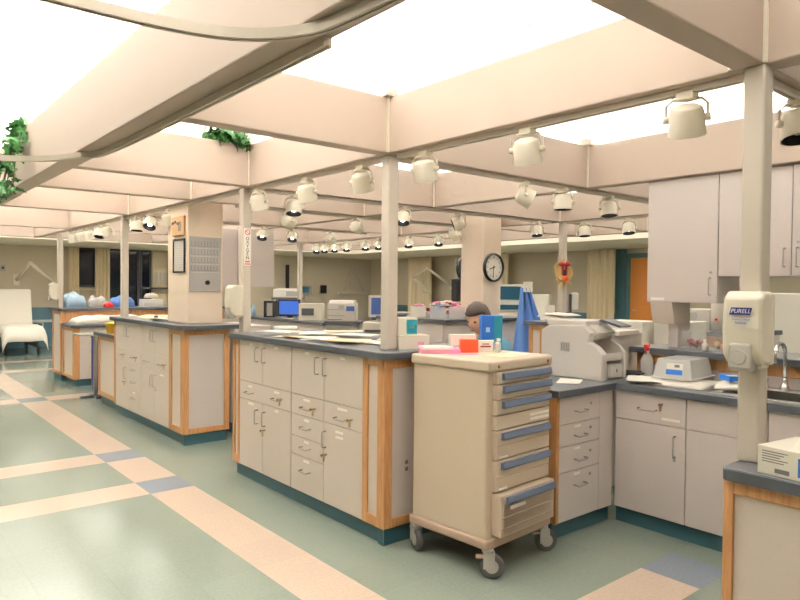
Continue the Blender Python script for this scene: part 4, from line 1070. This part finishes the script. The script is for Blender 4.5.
# machines on the far desks
def monitor(name, lab, loc, rot, w, h, d, bez, scr, case='lgrey', stand=.08):
    t = thing(name, lab, 'monitor', loc, rot)
    MB().box(-w/2, w/2, 0, .04, stand, stand+h).build('bezel_frame', case, t, bevel=.006)
    MB().prism([(-w*.42, .04), (w*.42, .04), (w*.25, d), (-w*.25, d)], 'z', stand+.03, stand+h*.9).build('back_case', case, t, bevel=.004)
    MB().box(-w/2+bez, w/2-bez, -.002, 0, stand+bez*1.2, stand+h-bez).build('screen', scr, t)
    MB().cyl((0, .1, .012), (0, .1, stand+.04), .05, n=14).cyl((0, .1, 0), (0, .1, .014), .12, n=20).build('stand', case, t)
    return t
VIEW = math.radians(-42)          # turned to face back along the ward diagonal
z8 = LT+.0005
monitor('crt_monitor', 'black monitor with a bright blue picture on the far desk', (5.94, 10.16, z8), VIEW, .40, .30, .28, .03, 'screen', 'black', .04)
t = thing('computer_tower', 'black computer standing left of the blue screen', 'computer', (5.86, 10.72, z8), VIEW)
MB().box(-.1, .1, 0, .24, 0, .30).build('case', 'black', t, bevel=.005); MB().box(-.04, .06, -.004, 0, .03, .26).build('front_bezel', 'greyp', t)
t = thing('small_oven', 'small cream microwave right of the blue screen', 'oven', (5.98, 9.52, z8), VIEW)
MB().box(-.2, .2, 0, .26, 0, .28).build('case', 'ivory', t, bevel=.006); MB().box(-.15, .06, -.006, 0, .08, .2).build('door', 'dgrey', t, bevel=.002)
t = thing('fax_machine', 'cream fax machine on the ledge above the blue screen', 'fax machine', (6.95, 12.0, 1.20), VIEW)
MB().box(-.27, .27, 0, .3, 0, .17).build('case', 'white', t, bevel=.01)
MB().box(-.0, .24, -.004, 0, .03, .13).build('front_panel', 'greyp', t)
MB().box(-.22, .2, .06, .1, .17, .19).build('paper_slot', 'lgrey', t)
t = thing('shelf_stand', 'dark shelf rack holding the cream fax machine', 'rack', (6.95, 12.0, 0), VIEW)
MB().box(-.3, .3, -.03, .33, 1.16, 1.199).build('shelf', 'dgrey', t, bevel=.003)
for sx in (-.28, .26):
    for sy in (-.02, .3): MB().box(sx, sx+.02, sy, sy+.02, 0, 1.16).build('leg', 'dgrey', t)
sheet('white clipboard sheet at the front of the far desk', (5.83, 9.93, z8), .2, .15, .26, 'paper', 6, .02)
t = thing('water_pitcher', 'blue bottle standing left of the black computer', 'bottle', (5.80, 11.25, z8))
MB().lathe([(.06, 0), (.065, .15), (.03, .2), (.03, .22), (0, .22)], n=16).build('body', 'pbag', t, smooth=True)
# laser printer on a stand
z7 = .8005
t = thing('printer_stand', 'dark topped riser under the grey laser printer', 'stand', (5.45, 7.83, z7), VIEW)
MB().box(-.22, .24, 0, .42, 0, .10).build('riser', 'greyp', t, bevel=.004); MB().box(-.26, .26, -.03, .44, .10, .14).build('riser_top', 'dgrey', t, bevel=.003)
t = thing('printer', 'boxy grey laser printer on a riser behind the near counter', 'printer', (5.45, 7.83, z7+.1405), VIEW)
MB().box(-.21, .19, 0, .38, 0, .26).build('case', 'lgrey', t, bevel=.012)
MB().prism([(0, .26), (.36, .26), (.34, .30), (.06, .30)], 'x', -.19, .17).build('lid', 'lgrey', t, bevel=.008)
m = MB().box(-.21, .04, -.003, 0, .165, .17).box(-.21, .04, -.003, 0, .08, .085).box(-.2, .0, -.003, 0, .02, .03); m.build('seam_lines', 'mark', t)
MB().box(.06, .18, -.004, 0, .15, .22).build('blue_label', 'screend', t)
MB().box(-.05, .03, -.004, 0, .18, .235).build('control_panel', 'greyp', t)
t = thing('label_printer', 'cream desktop printer base under the white monitor', 'printer', (5.68, 7.14, z7), VIEW)
MB().box(-.30, .30, 0, .4, .0, .15).build('case', 'ivory', t, bevel=.012); MB().box(-.27, .27, -.02, 0, .02, .05).build('slot', 'dgrey', t, bevel=.003)
monitor('crt_monitor', 'white cased monitor beside the near counter post', (5.73, 7.28, z7+.1505), VIEW+.25, .34, .30, .3, .03, 'screend', 'lgrey', .07)
t = thing('keyboard', 'grey keyboard on the dark desk behind the near counter', 'keyboard', (5.12, 7.35, z7), FACE_X)
MB().prism([(-.09, 0), (.09, 0), (.09, .03), (-.09, .016)], 'x', -.22, .22).build('case', 'greyp', t, bevel=.003)
m = MB()
for r in range(5):
    for c in range(15):
        m.box(-.205+c*.0275, -.205+c*.0275+.022, -.075+r*.03, -.05+r*.03, .018+.0025*r, .026+.0025*r)
m.build('keys', 'lgrey', t)
sheet('white form on the dark desk by the keyboard', (5.15, 6.95, z7), .2, .3, .22, 'paper', 3, .01)

# tubs on the central counter
for k, (x, y, m, mc, lab) in enumerate([
    (5.28, 5.98, 'paper', 'pink', 'white bag with pink top at the left of the central counter'),
    (5.28, 5.64, 'clear', 'bluecl', 'clear tub of blue packets on the central counter'),
    (5.45, 5.50, 'clear', 'pink', 'clear tub of pink packets on the central counter'),
    (5.64, 5.40, 'clear', 'bluecl', 'clear tub of blue and red packets at the clock column foot')]):
    t = thing('supply_tub', lab, 'tub', (x, y, HT+.001), VIEW, 'tubs on the central counter')
    MB().box(-.09, .09, -.07, .07, 0, .004).box(-.09, .09, -.07, -.067, 0, .13).box(-.09, .09, .067, .07, 0, .13).box(-.09, -.087, -.067, .067, 0, .13).box(.087, .09, -.067, .067, 0, .13).build('tub_wall', m, t)
    q = MB(); rr = random.Random(k+40)
    for i in range(16): q.ball((rr.uniform(-.055, .055), rr.uniform(-.04, .04), .04+rr.random()*.11), (.026, .022, .02), 7)
    o_ = q.build('contents', mc, t, smooth=True); o_['kind'] = 'stuff'
mb = MB(); rr = random.Random(77)
for i in range(60):
    a, b_ = rr.uniform(-1, 1), rr.uniform(-1, 1); h = (1-abs(a)**2.5)*.16*rr.random()
    mb.box(-.05, .05, -.03, .03, -.012, .012, mi=rr.choice((0, 0, 0, 1, 1, 2)), R=Matrix.Translation((a*.27, b_*.12, .03+h)) @ Matrix.Rotation(rr.uniform(0, 3), 4, 'Z') @ Matrix.Rotation(rr.uniform(-.35, .35), 4, 'X'))
o_ = mb.build('wrapped_packs', ['paper', 'pink', 'wine'], bevel=.004)
tag(place(o_, (5.70, 5.95, HT+.006), VIEW), 'heap of white and pink wrapped packs behind the tubs on the central counter', 'packs', None, 'stuff')
t = MB().lathe([(.0, 0), (.09, 0), (.15, .05), (.145, .05), (.085, .006), (0, .006)], n=22).build('basin', 'lgrey', None, smooth=True)
tag(place(t, (5.22, 6.28, HT+.001)), 'pale kidney basin at the far end of the central counter', 'basin')

# ------------------------------------------------------------------ beds, curtains and equipment in the bays
def bed(lab, loc, rot, group):
    t = thing('stretcher_bed', lab, 'bed', loc, rot, group)
    # local: foot at -y, head at +y
    m = MB().box(-.36, .36, -.85, .95, .36, .42); m.box(-.3, -.26, -.6, .6, .14, .36).box(.26, .3, -.6, .6, .14, .36).build('frame', 'dgrey', t, bevel=.006)
    def f(u, v):
        x = (u-.5)*.8; y = -.98+v*1.15
        zz = .58 - max(0, abs(x)-.34)*3.2 - max(0, -.86-y)*2.4 + .006*math.sin(14*x+9*y)
        return (x, y, zz)
    MB().grid(f, 20, 20).build('draped_sheet', 'linen', t, smooth=True, solid=.01)
    MB().box(-.35, .35, -.86, .2, .42, .56).build('mattress', 'lgrey', t, bevel=.03, seg=3)
    o_ = MB().box(-.35, .35, 0, .1, 0, .84).build('backrest', 'linen', t, bevel=.03, seg=3); o_.location = (0, .2, .5); o_.rotation_euler = (-.22, 0, 0)
    for sx in (-.3, .3):
        for sy in (-.6, .6):
            c = bpy.data.objects.new('caster', None); C.objects.link(c); c.parent = t; c.location = (sx, sy, 0)
            MB().cyl((-.02, 0, .07), (.02, 0, .07), .07, n=18).build('wheel', 'black', c)
            MB().box(-.03, .03, -.02, .02, .07, .16).build('fork', 'dgrey', c)
    for s in (-1, 1):
        MB().tube([(s*.4, -.5, .42), (s*.4, -.5, .62), (s*.4, .0, .62), (s*.4, .0, .42)], .012, 8).build('side_rail', 'steel', t, smooth=True)
    return t
bed('white sheeted stretcher bed with raised back against the far wall', (2.70, 15.75, 0), 0, 'stretcher beds')
bed('pale stretcher with raised back in the bay behind the wreath post', (11.3, 9.3, 0), FACE_X, 'stretcher beds')

def curtain(lab, p0, p1, z0, z1, waves, amp=.05, flare=0):
    p0, p1 = Vector(p0), Vector(p1); d = (p1-p0); n = Vector((-d.y, d.x)).normalized(); ph = random.random()*6
    def f(u, v):
        s = 1 - flare*(1-v)*0
        c = p0 + d*u*s + n*amp*math.sin(u*waves*2*PI + ph + .5*math.sin(3*v))*(.6+.4*(1-v))
        return (c.x, c.y, z0+(z1-z0)*v)
    o_ = MB().grid(f, waves*10, 8).build('curtain', 'curt', None, smooth=True, solid=.004)
    return tag(o_, lab, 'curtain', 'bay curtains')
cy = Lw-.14
curtain('cream curtain left of the small dark window', (3.92, cy), (4.14, cy), .9, 2.29, 3)
curtain('cream curtain between the dark window and dark glazed opening', (4.5, cy), (4.84, cy), .5, 2.29, 4)
curtain('cream curtain bunched near the notice column', (6.25, cy), (6.75, cy), .9, 2.29, 5)
curtain('cream curtain left of the clock column at the side bays', (12.45, 14.6), (12.45, 13.6), .3, 2.29, 6)
curtain('narrow cream curtain right of the clock column', (12.5, 11.3), (12.5, 10.85), .3, 2.29, 3)
curtain('cream curtain beside the orange door', (12.45, 8.5), (12.45, 7.82), .3, 2.29, 6)
t = thing('wall_panel', 'beige headwall panel with a shelf beside the dark strip window', 'panel', (5.88, Lw-.01, 0))
MB().box(0, .36, -.03, 0, .9, 2.25).build('panel_board', 'curt', t)
for k in range(4): MB().box(.03+.085*k, .09+.085*k, -.045, -.03, 1.45, 1.75).build('outlet_strip', 'lgrey', t)
MB().box(-.3, .9, -.25, 0, 1.33, 1.37).build('shelf', 'dgrey', t)
t = thing('wall_shelf', 'narrow wall shelf below the small dark window', 'shelf', (4.3, Lw-.001, 1.30))
MB().box(-.28, .28, -.18, 0, 0, .03).build('board', 'curt', t)
for s in (-.2, .2): MB().box(s-.012, s+.012, -.14, 0, -.1, 0).build('bracket', 'greyp', t)
# lamp arm on far wall
def arm_lamp(lab, loc, rot, pts, m='ivory', head=True):
    t = thing('exam_lamp', lab, 'lamp', loc, rot)
    MB().box(-.06, .06, -.03, 0, -.12, .12).build('wall_plate', m, t, bevel=.004)
    for a, b2 in zip(pts, pts[1:]): MB().tube([a, b2], .036, 10).build('arm', m, t, smooth=True)
    if head: MB().lathe([(.03, 0), (.10, .06), (.11, .1), (.1, .1), (0, .07)], pts[-1], (0, -.2, -1), 18).build('lamp_head', m, t, smooth=True)
arm_lamp('cream jointed lamp arm on the wall behind the stretcher bed', (2.88, Lw-.001, 1.52), 0, [(0, -.03, .0), (.20, -.42, .38), (.66, -.36, -.05)], 'ivory')
arm_lamp('cream jointed arm on the side wall left of the clock column', (Rw-.001, 13.1, 1.5), FACE_X, [(0, -.03, 0), (-.35, -.62, .45), (-.9, -.66, .2), (-.4, -.6, -.1)], 'ivory')
t = thing('wall_outlet', 'small grey gas outlet on the wall above the stretcher bed', 'outlet', (2.62, Lw-.001, 1.78))
MB().box(-.05, .05, -.03, 0, -.07, .07).build('plate', 'greyp', t, bevel=.004); MB().cyl((0, -.03, 0), (0, -.05, 0), .025, n=12).build('valve', 'dgrey', t)
t = thing('gas_bracket', 'small grey double gas fitting lower on the wall above the bed', 'outlet', (2.70, Lw-.001, 1.28))
for s in (-.09, .09): MB().cyl((s, 0, 0), (s, -.07, 0), .03, n=12).build('valve', 'greyp', t)
MB().box(-.16, .16, -.02, 0, -.04, .04).build('plate', 'lgrey', t)

# right bay equipment
t = thing('wall_monitor', 'small patient monitor on the far wall left of the phone', 'monitor', (10.2, Lw-.3, 1.2), VIEW)
MB().box(-.16, .16, 0, .12, 0, .24).build('case', 'greyp', t, bevel=.006); MB().box(-.13, .11, -.003, 0, .04, .21).build('screen', 'tealscr', t)
MB().box(-.02, .02, .1, .3, -.05, .05).box(-.03, .03, .05, .1, -1.2, .03).build('stand_pole', 'greyp', t)
t = thing('wall_phone', 'black telephone on the far wall beside the small monitor', 'phone', (11.0, Lw-.001, 1.35))
MB().box(-.09, .09, -.06, 0, -.12, .12).build('base', 'black', t, bevel=.01); MB().tube([(-.12, -.07, -.1), (-.12, -.09, 0), (-.12, -.07, .1)], .025, 8).build('handset', 'black', t, smooth=True)
t = thing('wall_phone', 'tall black wall phone beside the slim post at the hanging cabinets', 'phone', (9.75, Lw-.001, 1.55))
MB().box(-.05, .05, -.06, 0, -.5, .5).build('base', 'black', t, bevel=.01)
t = thing('hose_hanger', 'pale hose looped in a tall arch on the far wall', 'hose', (12.1, Lw-.04, 1.2))
MB().tube([(-.38, -.02, .05), (-.25, -.02, .4), (-.1, -.02, .85), (0, -.02, .95), (.1, -.02, .85), (.25, -.02, .4), (.38, -.02, .05)], .02, 8).build('hose', 'lgrey', t, smooth=True)
MB().box(-.6, .5, -.05, 0, .0, .08).build('rail', 'lgrey', t)
t = thing('patient_monitor', 'cream stacked patient monitor with dark teal screens left of the wreath post', 'monitor', (8.35, 7.15, 0), VIEW)
MB().box(-.24, .24, 0, .34, 1.22, 1.50).build('upper_case', 'lgrey', t, bevel=.008); MB().box(-.205, .15, -.003, 0, 1.25, 1.47).build('upper_screen', 'tealscr', t)
MB().box(-.24, .24, 0, .34, 1.06, 1.215).build('lower_case', 'lgrey', t, bevel=.008); MB().box(-.205, .2, -.003, 0, 1.09, 1.17).build('lower_screen', 'tealscr', t)
MB().box(-.22, .2, .02, .34, .12, 1.055).build('cart_body', 'ivory', t, bevel=.01)
m = MB().box(-.15, .12, .014, .02, .78, .84).box(-.15, .1, .014, .02, .5, .55); m.build('drawer_grip', 'dgrey', t)
for sx in (-.18, .16):
    for sy in (.06, .3): MB().cyl((sx, sy-.02, .06), (sx, sy+.02, .06), .06, n=14).build('wheel', 'black', t)
MB().box(.16, .30, -.02, .1, .9, 1.27).build('side_canister', 'white', t, bevel=.01)
t = thing('iv_pole', 'dark equipment pole with cable left of the teal screens', 'pole', (8.15, 8.25, 0))
MB().tube([(0, 0, .03), (0, 0, 1.95)], .014, 8).build('pole', 'steel', t)
for k in range(5): MB().tube([(0, 0, .05), (.28*math.cos(k*1.257), .28*math.sin(k*1.257), .03)], .014, 6).build('leg', 'steel', t)
MB().box(-.07, .07, -.1, .05, 1.2, 1.6).build('pump', 'black', t, bevel=.02)
MB().tube([(0, -.06, 1.92), (.15, -.2, 1.8), (.4, -.4, 1.55), (.7, -.6, 1.4)], .008, 6).build('cable', 'dgrey', t, smooth=True)
t = thing('hanging_gown', 'blue cloth gown hanging from a stand right of the seated person', 'gown', (6.05, 4.98, 0), VIEW)
def f(u, v):
    h = v; w = .05 + .20*(1-h)**1.1
    return ((u-.5)*w*2*1.0 + .10*(1-h), .03*math.sin(u*16+2*v), .62 + .83*h)
MB().grid(f, 24, 12).build('cloth', 'bluecl', t, smooth=True, solid=.006)
MB().tube([(.0, .03, 0.02), (.0, .03, 1.5)], .012, 8).box(-.12, .12, -.09, .15, 0, .02).build('stand', 'dgrey', t)
MB().box(-.02, .08, -.03, .03, 1.40, 1.52).build('hook_box', 'paper', t)
t = thing('bay_counter', 'grey bay cabinet against the side wall behind the blue gown', 'cabinet', (11.6, 10.9, 0), FACE_X, 'bay cabinets')
MB().box(-.9, .9, 0, .6, .08, 1.0).build('carcass', 'lam', t); MB().box(-.92, .92, -.03, .62, 1.0, 1.04).build('top', 'edge', t); MB().box(-.88, .88, .03, .58, 0, .08).build('plinth', 'plinth', t)
for k in range(3): front(t, 'door', -.9+.6*k, -.3+.6*k, .08, .99, hd=[('h', -.68+.6*k, -.54+.6*k, .85)])
for k, (x, m, lab) in enumerate([(-.35, 'paper', 'white'), (-.1, 'bluecl', 'blue'), (.12, 'navy', 'dark blue')]):
    carton('supply_box', '%s glove carton on the bay cabinet behind the gown' % lab, 'box', (11.75, 10.9-x, 1.0405), FACE_X, .22, .14, .2, m, 'cartons on the bay cabinet')
t = thing('wall_dispenser', 'tall white dispenser right of the straw wreath post', 'dispenser', (6.42, 4.55, 1.20), VIEW)
MB().box(-.04, .04, 0, .08, .0, .20).build('cover', 'white', t, bevel=.02, seg=3); MB().box(-.055, -.04, .0, .1, -.114, .18).build('back_plate', 'dgrey', t)
carton('tissue_box', 'tall white box left of the straw wreath post on its worktop', 'box', (6.02, 4.60, HT+.001), VIEW, .09, .09, .17, 'white')
# door on the side wall
t = thing('door_1', 'orange oak door in a teal frame on the side wall', 'door', (Rw, 7.25, 0), FACE_X); t['kind'] = 'structure'
MB().box(-.5, -.42, -.06, 0, 0, 2.2).box(.42, .5, -.06, 0, 0, 2.2).box(-.42, .42, -.06, 0, 2.1, 2.2).build('door_frame', 'doorf', t)
MB().box(-.42, .42, -.03, 0, 0, 2.1).build('door_leaf', 'doorw', t); MB().box(.05, .3, -.033, -.03, 1.1, 1.9).build('vision_panel', 'darkw', t)
MB().tube([(-.34, -.03, 1.0), (-.34, -.08, 1.0), (-.24, -.08, 1.0)], .01, 8).build('door_handle', 'steel', t)
struct(MB().box(Rw-.08, Rw-.021, 7.76, 8.0, 0, 2.29).build('trim_2', 'doorf', bevel=.004), 'teal trim panel beside the orange door', 'trim')
struct(MB().box(Rw-.6, Rw-.57, 2.2, 6.5, 1.05, 2.0).build('wall_glass_panel', 'white', bevel=.01), 'pale board on the side bay seen behind the faucet', 'board') if False else None
t = thing('privacy_screen', 'pale white privacy screen seen behind the faucet', 'screen', (7.6, 2.55, 0), FACE_X)
MB().box(-.9, .35, 0, .04, .55, 1.42).build('panel', 'white', t, bevel=.018, seg=3)
for s in (-.85, .30): MB().box(s-.02, s+.02, -.01, .05, 0.04, 1.40).box(s-.03, s+.03, -.2, .24, 0, .04).build('leg', 'greyp', t)

# ------------------------------------------------------------------ person seated behind the counter
px_, py_ = 3.70, 3.46
pr_ = thing('person', 'person with short brown hair seated behind the cart, head bent forward', 'person', (px_, py_, 0), math.radians(-84))
# local frame: faces -y
J = [(0, .06, .50), (0, .07, .66), (0, .07, .84), (0, .05, 1.00), (0, .02, 1.10), (0, -.01, 1.16)]
Rj = [.135, .125, .13, .12, .05, .05]
E_ = [(0, 1), (1, 2), (2, 3), (3, 4), (4, 5)]
for s in (-1, 1):
    b0 = len(J)
    J += [(s*.15, .05, 1.01), (s*.20, .03, .97), (s*.23, -.03, .78), (s*.18, -.25, .80), (s*.17, -.31, .80)]
    Rj += [.07, .058, .045, .033, .034]
    E_ += [(3, b0), (b0, b0+1), (b0+1, b0+2), (b0+2, b0+3), (b0+3, b0+4)]
    for k in range(4):
        f0 = len(J); off = (k-1.5)*.019; L = (.032, .038, .036, .028)[k]
        J += [(s*.17+off, -.345, .795), (s*.17+off, -.345-L, .785), (s*.17+off, -.345-L*1.5, .768)]; Rj += [.009, .008, .007]
        E_ += [(b0+4, f0), (f0, f0+1), (f0+1, f0+2)]
    f0 = len(J); J += [(s*.17-s*.035, -.30, .79), (s*.17-s*.05, -.335, .78)]; Rj += [.011, .009]; E_ += [(b0+4, f0), (f0, f0+1)]
    h0 = len(J)
    J += [(s*.09, .04, .50), (s*.11, -.38, .50), (s*.10, -.36, .12), (s*.10, -.37, .05), (s*.11, -.50, .035)]
    Rj += [.095, .062, .045, .04, .03]
    E_ += [(0, h0), (h0, h0+1), (h0+1, h0+2), (h0+2, h0+3), (h0+3, h0+4)]
def skin_mesh(J, Rj, E_, name, root=0, sub=1):
    me = bpy.data.meshes.new(name); me.from_pydata(J, E_, []); ob = bpy.data.objects.new(name, me); C.objects.link(ob)
    sk = ob.modifiers.new('skin', 'SKIN'); sk.use_smooth_shade = True
    for i, v in enumerate(me.skin_vertices[0].data): v.radius = (Rj[i], Rj[i]*(.8 if Rj[i] > .1 else 1)); v.use_root = (i == root)
    sd = ob.modifiers.new('sub', 'SUBSURF'); sd.levels = sub; sd.render_levels = sub
    dg = bpy.context.evaluated_depsgraph_get(); ev = ob.evaluated_get(dg); out = bpy.data.meshes.new_from_object(ev)
    bpy.data.objects.remove(ob)
    return out
bm_ = MB(); bm_.bm.from_mesh(skin_mesh(J, Rj, E_, 'body_skin'))
# head: ellipsoid with face relief, tilted down
HC = Vector((0, -.045, 1.212)); tilt = Matrix.Rotation(math.radians(22), 3, 'X')
def head_pt(x, y, z_):
    X_, Y_, Z_ = x*.078, y*.098, z_*.118
    if z_ < 0: X_ *= 1 - .28*z_*z_; Y_ *= (1 - .18*z_*z_) if y < 0 else (1-.35*z_*z_)
    fr = max(0, -y)
    nose = math.exp(-((x/.16)**2 + ((z_+.12)/.2)**2)) * fr; Y_ -= .022*nose
    Y_ += .012*math.exp(-(((abs(x)-.36)/.16)**2 + ((z_-.08)/.12)**2)) * fr
    Y_ -= .006*math.exp(-((x/.28)**2 + ((z_+.5)/.1)**2)) * fr
    Y_ -= .01*math.exp(-((x/.3)**2 + ((z_+.85)/.2)**2)) * fr
    return HC + tilt @ Vector((X_, Y_, Z_))
hm = bmesh.ops.create_uvsphere(bm_.bm, u_segments=28, v_segments=20, radius=1)
for v in hm['verts']: v.co = head_pt(*v.co)
for s in (-1, 1):
    bm_.ball(HC + tilt @ Vector((s*.079, .01, -.005)), (.012, .022, .032), 10)
    bm_.ball(HC + tilt @ Vector((s*.03, -.083, .01)), (.012, .008, .008), 10, mi=1)
bm_.box(-.022, .022, -.096, -.09, -.06, -.055, mi=2, R=Matrix.Translation(HC) @ tilt.to_4x4())
bm_.build('body', ['skin', 'eye', 'wine'], pr_, smooth=True)
hb = MB(); hm = bmesh.ops.create_uvsphere(hb.bm, u_segments=28, v_segments=20, radius=1)
kill = []
for v in hm['verts']:
    x, y, z_ = v.co
    if (y < -.25 and z_ < .42) or z_ < -.55: kill.append(v)
    rr_ = 1.09 + .012*math.sin(23*x+11*z_)
    v.co = HC + tilt @ Vector((x*.08*rr_, y*.1*rr_, z_*.12*rr_))
bmesh.ops.delete(hb.bm, geom=kill, context='VERTS')
hb.build('hair', 'hair', pr_, smooth=True, solid=.008)
n_t = 6
Jt = J[:4] + [J[6], J[7], ((J[7][0]+J[8][0])/2, 0, .88)]; sc_ = []
Jt = [(0, .06, .50), (0, .07, .66), (0, .07, .84), (0, .05, 1.00), (0, .03, 1.06)]; Rt = [.15, .14, .142, .13, .075]; Et = [(0,1),(1,2),(2,3),(3,4)]
for s in (-1, 1):
    b0 = len(Jt); Jt += [(s*.15, .05, 1.01), (s*.20, .03, .97), (s*.22, -.005, .85)]; Rt += [.08, .07, .062]; Et += [(3, b0), (b0, b0+1), (b0+1, b0+2)]
k = MB(); k.bm.from_mesh(skin_mesh(Jt, Rt, Et, 'top_skin')); k.build('scrub_top', 'scrub', pr_, smooth=True)
Jt = [(0, .06, .50), (0, .06, .6)]; Rt = [.15, .14]; Et = [(0, 1)]
for s in (-1, 1):
    b0 = len(Jt); Jt += [(s*.09, .04, .50), (s*.11, -.38, .50), (s*.10, -.36, .12)]; Rt += [.105, .074, .06]; Et += [(0, b0), (b0, b0+1), (b0+1, b0+2)]
k = MB(); k.bm.from_mesh(skin_mesh(Jt, Rt, Et, 'trouser_skin')); k.build('scrub_trousers', 'scrub', pr_, smooth=True)
t = thing('office_chair', 'dark office chair under the seated person', 'chair', (px_, py_, 0), math.radians(-84))
MB().box(-.22, .22, -.22, .2, .31, .352).build('seat', 'dgrey', t, bevel=.02, seg=3)
MB().box(-.2, .2, .24, .28, .50, .88).build('backrest', 'dgrey', t, bevel=.02, seg=3)
MB().box(-.03, .03, .15, .27, .34, .36).box(-.03, .03, .245, .275, .34, .55).build('back_support', 'black', t)
MB().cyl((0, 0, .08), (0, 0, .33), .03, n=14).build('column', 'black', t)
for k in range(5):
    a = k*2*PI/5
    l_ = MB().tube([(0, 0, .09), (.27*math.cos(a), .27*math.sin(a), .065)], .018, 8).build('leg', 'black', t)
    MB().ball((.27*math.cos(a), .27*math.sin(a), .03), .03, 10).build('caster', 'black', l_, smooth=True)

# ------------------------------------------------------------------ lights
def area(name, loc, sx, sy, power, col, rot=(0, 0, 0)):
    l = bpy.data.lights.new(name, 'AREA'); l.shape = 'RECTANGLE'; l.size = sx; l.size_y = sy; l.energy = power; l.color = col
    o_ = bpy.data.objects.new(name, l); C.objects.link(o_); o_.location = loc; o_.rotation_euler = rot
    return o_
WARM = (1, .97, .945)
UP = (PI, 0, 0)
for x, p in zip(bx, (420, 385, 330, 330, 290)):
    area('uplight', (x, (6.0 if x < 2 else 6.4), BT+.12), .09, (12.4 if x < 2 else 11.6), p, WARM, UP)
area('uplight', (.35, 6.2, 2.62), .1, 13, 440, WARM, UP)  # strip added in open air to brighten the aisle side of the first beam
area('uplight', (4, -1.6, 2.6), 9, .1, 80, WARM, UP)  # unseen strip added behind the camera to fill the front-facing cabinet faces
area('uplight', (4.5, 12.9, 2.66), 12, .1, 300, WARM, UP)
area('uplight', (9.8, 5, 2.66), .1, 16, 300, WARM, UP)
for k in range(6): area('bay_downlight', (-2 + 2.6*k, 15.4, 2.29), 1.2, .3, 9, (1, .93, .82))
for k in range(6): area('bay_downlight', (11.4, 2 + 2.3*k, 2.29), .3, 1.2, 4.5, (1, .93, .82))
w = bpy.data.worlds.new('world'); sc.world = w; w.use_nodes = True
w.node_tree.nodes['Background'].inputs[0].default_value = (1, .95, .88, 1); w.node_tree.nodes['Background'].inputs[1].default_value = .0

# ------------------------------------------------------------------ camera
cam = bpy.data.cameras.new('camera'); co = bpy.data.objects.new('camera', cam); C.objects.link(co); sc.camera = co
cam.sensor_width = 36; cam.sensor_fit = 'HORIZONTAL'; cam.lens = 662.0*36/800; cam.clip_end = 100
yaw, pit, roll = math.radians(39.841), math.radians(1.162), math.radians(.5425)
f_ = Vector((math.sin(yaw), math.cos(yaw), 0)); r_ = Vector((math.cos(yaw), -math.sin(yaw), 0)); u_ = Vector((0, 0, 1))
f2 = f_*math.cos(pit) - u_*math.sin(pit); u2 = u_*math.cos(pit) + f_*math.sin(pit)
r3 = r_*math.cos(roll) + u2*math.sin(roll); u3 = -r_*math.sin(roll) + u2*math.cos(roll)
R = Matrix((r3, u3, -f2)).transposed().to_4x4(); R.translation = (0, 0, 1.45)
co.matrix_world = R

vs = sc.view_settings
vs.view_transform = 'Standard'; vs.look = 'None'; vs.gamma = 1; vs.use_curve_mapping = False; vs.exposure = -.12
sc.cycles.max_bounces = 10; sc.cycles.diffuse_bounces = 6; sc.cycles.use_denoising = True
